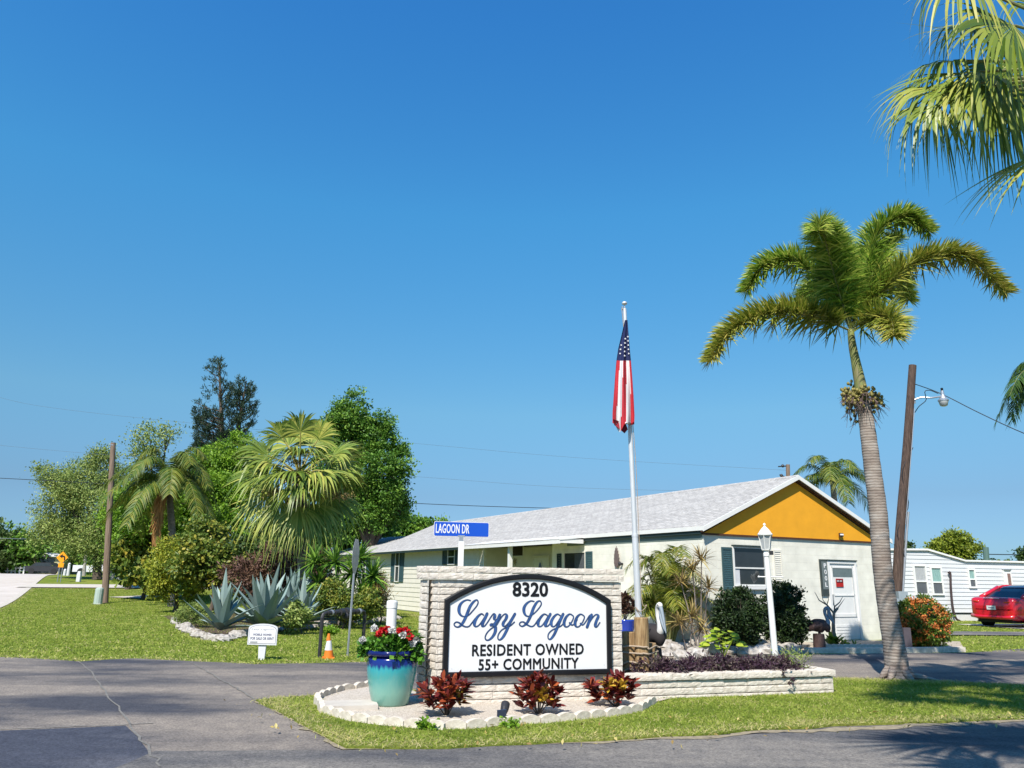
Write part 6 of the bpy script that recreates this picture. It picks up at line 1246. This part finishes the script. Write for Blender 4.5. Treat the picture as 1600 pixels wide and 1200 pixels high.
q=D(1232,900,56);q[2]=0; t=thing('distant_pole','top of a distant utility pole above the roof ridge','utility pole',q); mb=MB(); mb.tube([q,D(1231,726,56)],[.2,.15],8); mb.build('pole',M['pole2'],t); mb=MB(); mb.tube([D(1216,729,56),D(1231,728,56)],.05,6); mb.ball(D(1223,728,56),.12,8,6); mb.ball(D(1221,743,56),.12,8,6); mb.tube([D(1218,742,56),D(1229,746,56)],.05,6); mb.build('insulators',M['blackpvc'],t)
q=D(1541,905,58);q[2]=0; t=thing('chimney_stub','short green grey post standing behind the mobile home roof','pole',q); mb=MB(); mb.tube([q,D(1540,855,58)],.2,10); mb.build('post',mat('green_grey_post',(.10,.17,.15),.7,.1,8),t)
# ---------------------------------------------------------------- mobile home
mu=nrm(np.array([.97,.245,0])); mn=np.array([mu[1],-mu[0],0]); MO=np.array([15.2,33.3,0])
mh=thing('mobile_home','long white sided mobile home behind the red car','mobile home',MO)
def on_m(px,py): p=PL(px,py,MO,mn)-MO; return float(p@mu),float(p[2])
uL=on_m(1388,900)[0]; uR=uL+22; zT=on_m(1560,885)[1]; zS=on_m(1490,957)[1]; up_,zp=on_m(1448,859); uq,zq=on_m(1507,877)
mb=MB(); pbox(mb,MO,mu,mn,uL,uR,zS,zq,-4,-.02); 
gab=[(uL,zS),(uq,zS),(uq,zq),(up_,zp-.04),(uL,zp-.08)]; mb.prism(gab,MO-mn*.3,mu,Z3,mn,.28); mb.build('wall_core',M['siding_white'],mh)
mb=MB(); nb=int((zp-zS)/.17)
for i in range(nb):
    z0=zS+i*.17; 
    if z0<zq-.10: mb.prism([(0,z0),(.026,z0+.0),(.006,z0+.17),(0,z0+.17)],MO+mu*uL-mn*.02,mn,Z3,mu,uR-uL)
    else:
        ue=up_+(uq-up_)*max(0,1-(z0+.10-zq)/(zp-zq)); mb.prism([(0,z0),(.026,z0),(.006,z0+.17),(0,z0+.17)],MO+mu*uL-mn*.02,mn,Z3,mu,ue-uL)
mb.build('siding',M['siding_white'],mh)
mb=MB(); pbox(mb,MO,mu,mn,uL,uR,-.1,zS-.06,-.3,-.06); mb.build('skirting',M['oldwhite'],mh); mb=MB(); pbox(mb,MO,mu,mn,uL,uR,zS-.06,zS-.005,-.3,-.1); mb.build('skirt_gap',M['black'],mh)
mb=MB(); mb.prism([(uL-.1,zp-.07),(up_,zp-.03),(uq,zq-.01),(uR,zq-.01),(uR,zq+.06),(uq,zq+.06),(up_,zp+.05),(uL-.1,zp+.01)],MO-mn*4,mu,Z3,mn,4.08); mb.build('roof_edge',M['white'],mh)
mb=MB()
for px in (1524,): u,z=on_m(px,876); mb.lathe(MO+mu*u-mn*2+Z3*(zq),[(.5,0),(.5,.12),(.3,.25),(.05,.28)],12)
mb.build('roof_vent',M['oldwhite'],mh)
def mwin(x0,x1,yt,yb,ga,gb,split=.45):
    u0,z1=on_m(x0,yt); u1,z0=on_m(x1,yb); mb=MB(); fr=.07
    for a,b,c,e in ((u0,u0+fr,z0,z1),(u1-fr,u1,z0,z1),(u0+fr,u1-fr,z1-fr,z1),(u0+fr,u1-fr,z0,z0+fr),(u0+fr,u1-fr,z0+(z1-z0)*split-.03,z0+(z1-z0)*split+.03)): pbox(mb,MO,mu,mn,a,b,c,e,0,.06)
    f=mb.build('window',M['white'],mh)
    mb=MB(); pbox(mb,MO,mu,mn,u0+fr,u1-fr,z0+(z1-z0)*split+.03,z1-fr,.012,.02); mb.build('upper_pane',M[ga],f); mb=MB(); pbox(mb,MO,mu,mn,u0+fr,u1-fr,z0+fr,z0+(z1-z0)*split-.03,.012,.03); mb.build('lower_pane',M[gb],f)
mwin(1425,1451,882,930,'curtain','screen'); mwin(1451.5,1475,885,930,'glass2','screen'); mwin(1510,1526,888,919,'glass2','screen')
u0,z1=on_m(1567,891); u1,z0=on_m(1585,955); mb=MB(); pbox(mb,MO,mu,mn,u0,u1,z0,z1,0,.05); pbox(mb,MO,mu,mn,u0-.05,u0,z0,z1+.04,0,.07); pbox(mb,MO,mu,mn,u1,u1+.05,z0,z1+.04,0,.07); d2=mb.build('door',M['white'],mh); mb=MB(); u2,z2=on_m(1572,896); u3,z3=on_m(1580,918); pbox(mb,MO,mu,mn,u2,u3,z3,z2,.05,.056); mb.build('pane',mat('ornate_door_glass',(.25,.15,.13),.3,.6,30),d2); mb=MB(); pbox(mb,MO,mu,mn,u0-.05,u1+.05,z1+.0,z1+.05,0,.1); mb.build('door_head',M['galv'],d2)
mb=MB(); P=[on_m(*p) for p in [(1479,895),(1482,896),(1483,920),(1486,950),(1491,966),(1497,970)]]; mb.tube(catmull([MO+mu*u+Z3*z+mn*.10 for u,z in P],24),.045,8); mb.build('drain_hose',mat('brown_hose',(.06,.04,.04),.6,.1,8),mh)
# air conditioner
u,z=on_m(1516,969); t=thing('air_conditioner','white outdoor air conditioner unit between the wall and red car','air conditioner',MO+mu*u+mn*.8); AC=MO+mn*1.1; ua,_=on_m(1504,960); ub=ua+1.15; mb=MB(); za_=on_m(1510,967)[1]; zb_=on_m(1510,941)[1]
pbox(mb,AC,mu,mn,ua,ub,za_,zb_,-.5,0); mb.build('cabinet',M['white'],t); mb=MB()
for i in range(9): z=za_+.06+i*(zb_-za_-.12)/9; pbox(mb,AC,mu,mn,ua+.03,ua+.28,z,z+.04,.0,.012)
mb.build('side_grille',M['screen'],t); mb=MB(); 
c=AC+mu*(ua+.7)+Z3*((za_+zb_)/2)+mn*.01
for r in (.10,.17,.24,.30): mb.tube([c+(mu*math.cos(a)+Z3*math.sin(a))*r for a in np.linspace(0,6.283,25)],.008,5,cap=False)
mb.build('fan_grille',M['galv'],t); mb=MB(); 
for q_ in (.1,.55,1.0): pbox(mb,AC,mu,mn,ua+q_,ua+q_+.1,-.05,za_,-.45,-.05)
mb.build('feet',M['oldwhite'],t)
# ---------------------------------------------------------------- red car
def carbuild():
    rc=D(1553,978,29.2); rc[2]=0; hd=R(90-66); hv=np.array([math.cos(hd),math.sin(hd),0]); lv=np.array([-hv[1],hv[0],0])
    t=thing('parked_car','dark red sedan parked in front of the white mobile home','car',rc+hv*2.2)
    def X(x,y,z): return rc+hv*x+lv*y+Z3*(z+.04)
    # lower body sections: x, half width, z low, z belt, shoulder inset
    st=[(0.0,.60,.42,.72,.05),(.03,.78,.30,.93,.06),(.10,.84,.25,1.00,.08),(.35,.88,.22,1.03,.09),(.9,.90,.20,1.00,.08),(2.2,.905,.19,.95,.07),(3.3,.90,.20,.93,.08),(3.75,.89,.21,.92,.12),(4.25,.85,.24,.82,.18),(4.5,.76,.30,.70,.18),(4.58,.60,.36,.60,.15)]
    V=[];K=14
    for x,w,zl,zb,ins in st:
        prof=[(0,zl),(w*.8,zl),(w*.96,zl+.06),(w,zl+.2),(w*1.005,(zl+zb)/2),(w*.985,zb-.12),(w-ins*.45,zb-.03),(w-ins*1.6,zb)]
        ring=[(y,z) for y,z in prof]+[(-y,z) for y,z in prof[::-1] if y>0]; V+=[X(x,y,z) for y,z in ring]; K=len(ring)
    f=[]; m=len(st)
    for i in range(m-1):
        for j in range(K): a=i*K+j; b_=i*K+(j+1)%K; f.append((a,b_,b_+K,a+K))
    mb=MB(); mb.add(V,f); mb.add(V[:K],[tuple(range(K))]); mb.add(V[-K:],[tuple(range(K))]); mb.build('body',M['carred'],t,smooth=True)
    # greenhouse
    gs=[(.72,.70,1.0,1.03),(1.1,.61,1.0,1.24),(1.48,.57,1.0,1.40),(1.9,.58,.98,1.45),(2.5,.57,.97,1.42),(3.0,.60,.96,1.22),(3.45,.70,.93,.96)]
    V=[]
    for x,w,zl,zt in gs: 
        wl=.80; V+=[X(x,-wl,zl),X(x,-w,zt-.02),X(x,-w*.6,zt),X(x,w*.6,zt),X(x,w,zt-.02),X(x,wl,zl)]
    f=[(i*6+j,i*6+j+1,(i+1)*6+j+1,(i+1)*6+j) for i in range(len(gs)-1) for j in range(5)]+[(0,1,2,3,4,5)]
    mb=MB(); mb.add(V,f); mb.build('windows',M['glass'],t,smooth=False)
    V=[]; rs=[(1.38,.60,1.375),(1.5,.575,1.42),(1.9,.585,1.465),(2.45,.575,1.445),(2.6,.57,1.415)]
    for x,w,z in rs: V+=[X(x,-w,z-.03),X(x,-w*.6,z+.002),X(x,w*.6,z+.002),X(x,w,z-.03)]
    mb=MB(); mb.add(V,[(i*4+j,i*4+j+1,(i+1)*4+j+1,(i+1)*4+j) for i in range(4) for j in range(3)]); 
    for s in (-1,1):
        for pts in ([(.60,.80,1.01),(.95,.735,1.15),(1.4,.60,1.385)],[(2.58,.58,1.43),(3.05,.66,1.2),(3.5,.78,.94)],[(1.75,.80,.98),(1.78,.60,1.44)],[(1.38,.61,1.39),(1.9,.61,1.45),(2.6,.60,1.43)]): mb.tube([X(x,s*y,z) for x,y,z in pts],.038 if pts[0][0]!=.60 else .075,6)
    mb.build('roof',M['carred'],t,smooth=True)
    for x in (.92,3.62):
        for s in (-1,1):
            c=X(x,s*.80,.275); mb=MB()
            for rr,oo in ((.315,0),): mb.tube([c-lv*s*.09,c-lv*s*.06,c+lv*s*.09,c+lv*s*.11],[.29,.315,.315,.29],24)
            w=mb.build('wheel',M['tyre'],t); mb=MB(); mb.tube([c+lv*s*.112,c+lv*s*.118],[.20,.19],20); 
            for k in range(7): a=k*.8976; e=hv*math.cos(a)+Z3*math.sin(a); mb.tube([c+lv*s*.12,c+lv*s*.13+e*.2],[.035,.022],5)
            mb.build('rim',M['alu'],w)
            mb=MB(); mb.tube([X(x,s*.86,.275)-Z3*0-lv*s*.01,X(x,s*.86,.275)+lv*s*.046],.36,24); mb.build('wheel_arch',M['black'],t)
    for s in (-1,1):
        mb=MB(); mb.tube(catmull([X(.035,s*.46,.86),X(.06,s*.62,.875),X(.14,s*.79,.88),X(.32,s*.878,.90)],10),[.03,.05,.06,.068,.07,.07,.065,.055,.04,.02],8); mb.build('tail_light',M['taillight'],t,smooth=True)
    mb=MB(); pb_=[(-.17,-.07),(.17,-.07),(.17,.07),(-.17,.07)]; mb.prism(pb_,X(-.012,0,.66),-lv,Z3,-hv,.012); mb.build('number_plate',M['signwhite'],t)
    mb=MB(); mb.prism([(-.10,-.015),(.10,-.015),(.10,.015),(-.10,.015)],X(-.026,0,.66),-lv,Z3,-hv,.004); mb.build('plate_marks',gy,t)
    mb=MB(); mb.tube([X(.03,-.82,.36),X(-.02,-.55,.33),X(-.03,0,.33),X(-.02,.55,.33),X(.03,.82,.36)],.07,8); mb.build('bumper',M['carred'],t,smooth=True)
    mb=MB(); mb.tube([X(.04,-.3,.99),X(.03,0,1.0),X(.04,.3,.99)],.012,5); mb.build('boot_trim',M['alu'],t)
    mb=MB(); mb.box(X(2.75,-.98,1.02),(.1,.16,.12),rz=hd); mb.build('side_mirror',M['carred'],t)
    mb=MB(); mb.box(X(.55,0,.2),(.9,1.3,.12),rz=hd); mb.build('underbody',M['black'],t)
carbuild()
# ---------------------------------------------------------------- far left things
def gp(px,Y): q=D(px,900,Y); q[2]=hz(q[0],q[1]); return q
q=gp(93,56); t=thing('warning_sign','amber diamond curve sign with black arrow beside the road','road sign',q); up3=np.array([0,0,1.]); U1=np.array([1.,0,0]); N1=np.array([0,-1.,0]); cz=D(93,871,56)[2]; cS=np.array([q[0],q[1],cz]); r=.42; ks=.64
mb=MB(); mb.prism([(0,-r),(r,0),(0,r),(-r,0)],cS,U1,Z3,N1,.02); mb.build('diamond_plate',M['amber'],t)
mb=MB(); mb.prism([(x_*ks,y_*ks) for x_,y_ in [(.22,-.30),(.36,-.30),(.36,.0),(.25,.18),(.02,.22),(.02,.36),(-.32,.14),(.02,-.08),(.02,.06),(.16,.04),(.22,-.05)]],cS+N1*.021,U1,Z3,N1,.01); mb.build('arrow',M['black'],t)
mb=MB(); mb.prism([(-.19,-.68),(.19,-.68),(.19,-.38),(-.19,-.38)],cS+N1*.01,U1,Z3,N1,.02); mb.build('speed_plate',M['amber'],t)
mb=MB(); mb.tube([q+np.array([-.11,.03,0]),cS+np.array([-.11,.03,0])],.03,6); mb.build('post',M['galv'],t); mb=MB(); mb.tube([q+np.array([.11,.03,0]),cS+np.array([.11,.03,0])],.03,6); mb.build('post',M['galv'],t)
t=thing('white_fence','low white rail fence at the far left end of the road','fence',gp(0,100)); mb=MB(); xs_=[gp(p,100+ (36-p)*.05) for p in np.linspace(-40,36,13)]
for i,p in enumerate(xs_): mb=MB(); mb.box(p+Z3*.3,(.14,.14,1.25)); mb.build('post',M['white'],t)
mb=MB()
for z in (.35,.72): mb.tube([p+Z3*z for p in xs_],.085,5)
mb.build('rails',M['white'],t)
q=gp(65,104); t=thing('far_house','small pale house with white roof under the far left trees','house',q); mb=MB(); mb.box(q+Z3*1.0,(7.0,5,2.4)); mb.build('wall',mat('pale_yellow_wall',(.42,.40,.22),.7,.1,2),t); mb=MB(); mb.prism([(-4.,2.2),(4.,2.2),(1.6,2.7),(-1.6,2.7)],q-np.array([0,-3,0])-np.array([0,6,0]),U1,Z3,np.array([0,1.,0]),6); mb.build('roof',M['oldwhite'],t); mb=MB(); mb.box(q+np.array([1.7,-2.55,1.1]),(2.2,.1,1.9)); mb.box(q+np.array([-1.8,-2.55,1.2]),(1.3,.1,1.0)); mb.build('window',M['glass'],t)
def smallcar(px,Y,col,label,truck=False):
    q=gp(px,Y); t=thing('distant_truck' if truck else 'distant_car',label,'truck' if truck else 'car',q); mb=MB(); mb.prism([(-2.2,.35),(2.2,.35),(2.2,.8),(1.5,.95),(-.0,1.0),(-2.2,1.0)],q+np.array([0,.85,0]),U1,Z3,N1,1.7); mb.prism([(-.1,1.0),(1.3,1.0),(.9,1.6),(.1,1.62)] if truck else [(-1.6,.98),(1.3,.95),(.7,1.4),(-1.0,1.42)],q+np.array([0,.75,0]),U1,Z3,N1,1.5); mb.build('body',col,t)
    mb=MB(); mb.prism([(.1,1.08),(1.1,1.08),(.82,1.52),(.2,1.52)] if truck else [(-1.3,1.0),(1.0,1.0),(.6,1.34),(-.9,1.35)],q-np.array([0,.76,0]),U1,Z3,N1,.01); mb.build('windows',M['glass'],t)
    for x in (-1.35,1.4): mb=MB(); mb.tube([q+np.array([x,-.88,.36]),q+np.array([x,-.62,.36])],.36,14); mb.build('wheel',M['tyre'],t)
smallcar(153,80,M['oldwhite'],'white pickup truck half hidden behind the left leaning pole',True)
smallcar(71,98,M['blackpvc'],'dark small car in front of the far pale house')
q=gp(125,57); q2=q.copy(); t=thing('white_post_box','white utility post beside the side path','post',q); mb=MB(); mb.prism([(-.13,0),(.13,0),(.13,.5),(.1,.62),(-.1,.62),(-.13,.5)],q,U1,Z3,N1,.22); mb.build('post_body',M['oldwhite'],t); mb=MB(); mb.box(q+Z3*.68+N1*.1,(.2,.2,.12)); mb.build('post_top',M['oldwhite'],t)
for px,Y,h,lb in ((100.5,74,.5,'tiny white marker post right of the amber sign'),(106,70,1.0,'slim pale trunk right of the amber sign')): q=gp(px,Y); mb=MB(); mb.lathe(q,[(.14,0),(.12,h),(.06,h+.1)],8); tag(mb.build('marker_post',M['oldwhite'],loc=q),lb,'post')
for px,Y,y1,lb in ((131,70,862,'thin pale bare trunk under the trees, leftmost of three'),(176,60,880,'pale trunk just right of the leaning pole'),(186,60,878,'pale slanting trunk second right of the leaning pole')): q=gp(px,Y); mb=MB(); mb.tube([q,D(px+3,y1,Y)],[.16,.11],8); tag(mb.build('pale_trunk',mat('pale_trunk_bark',(.36,.34,.30),.8,.2,6),loc=q),lb,'tree')
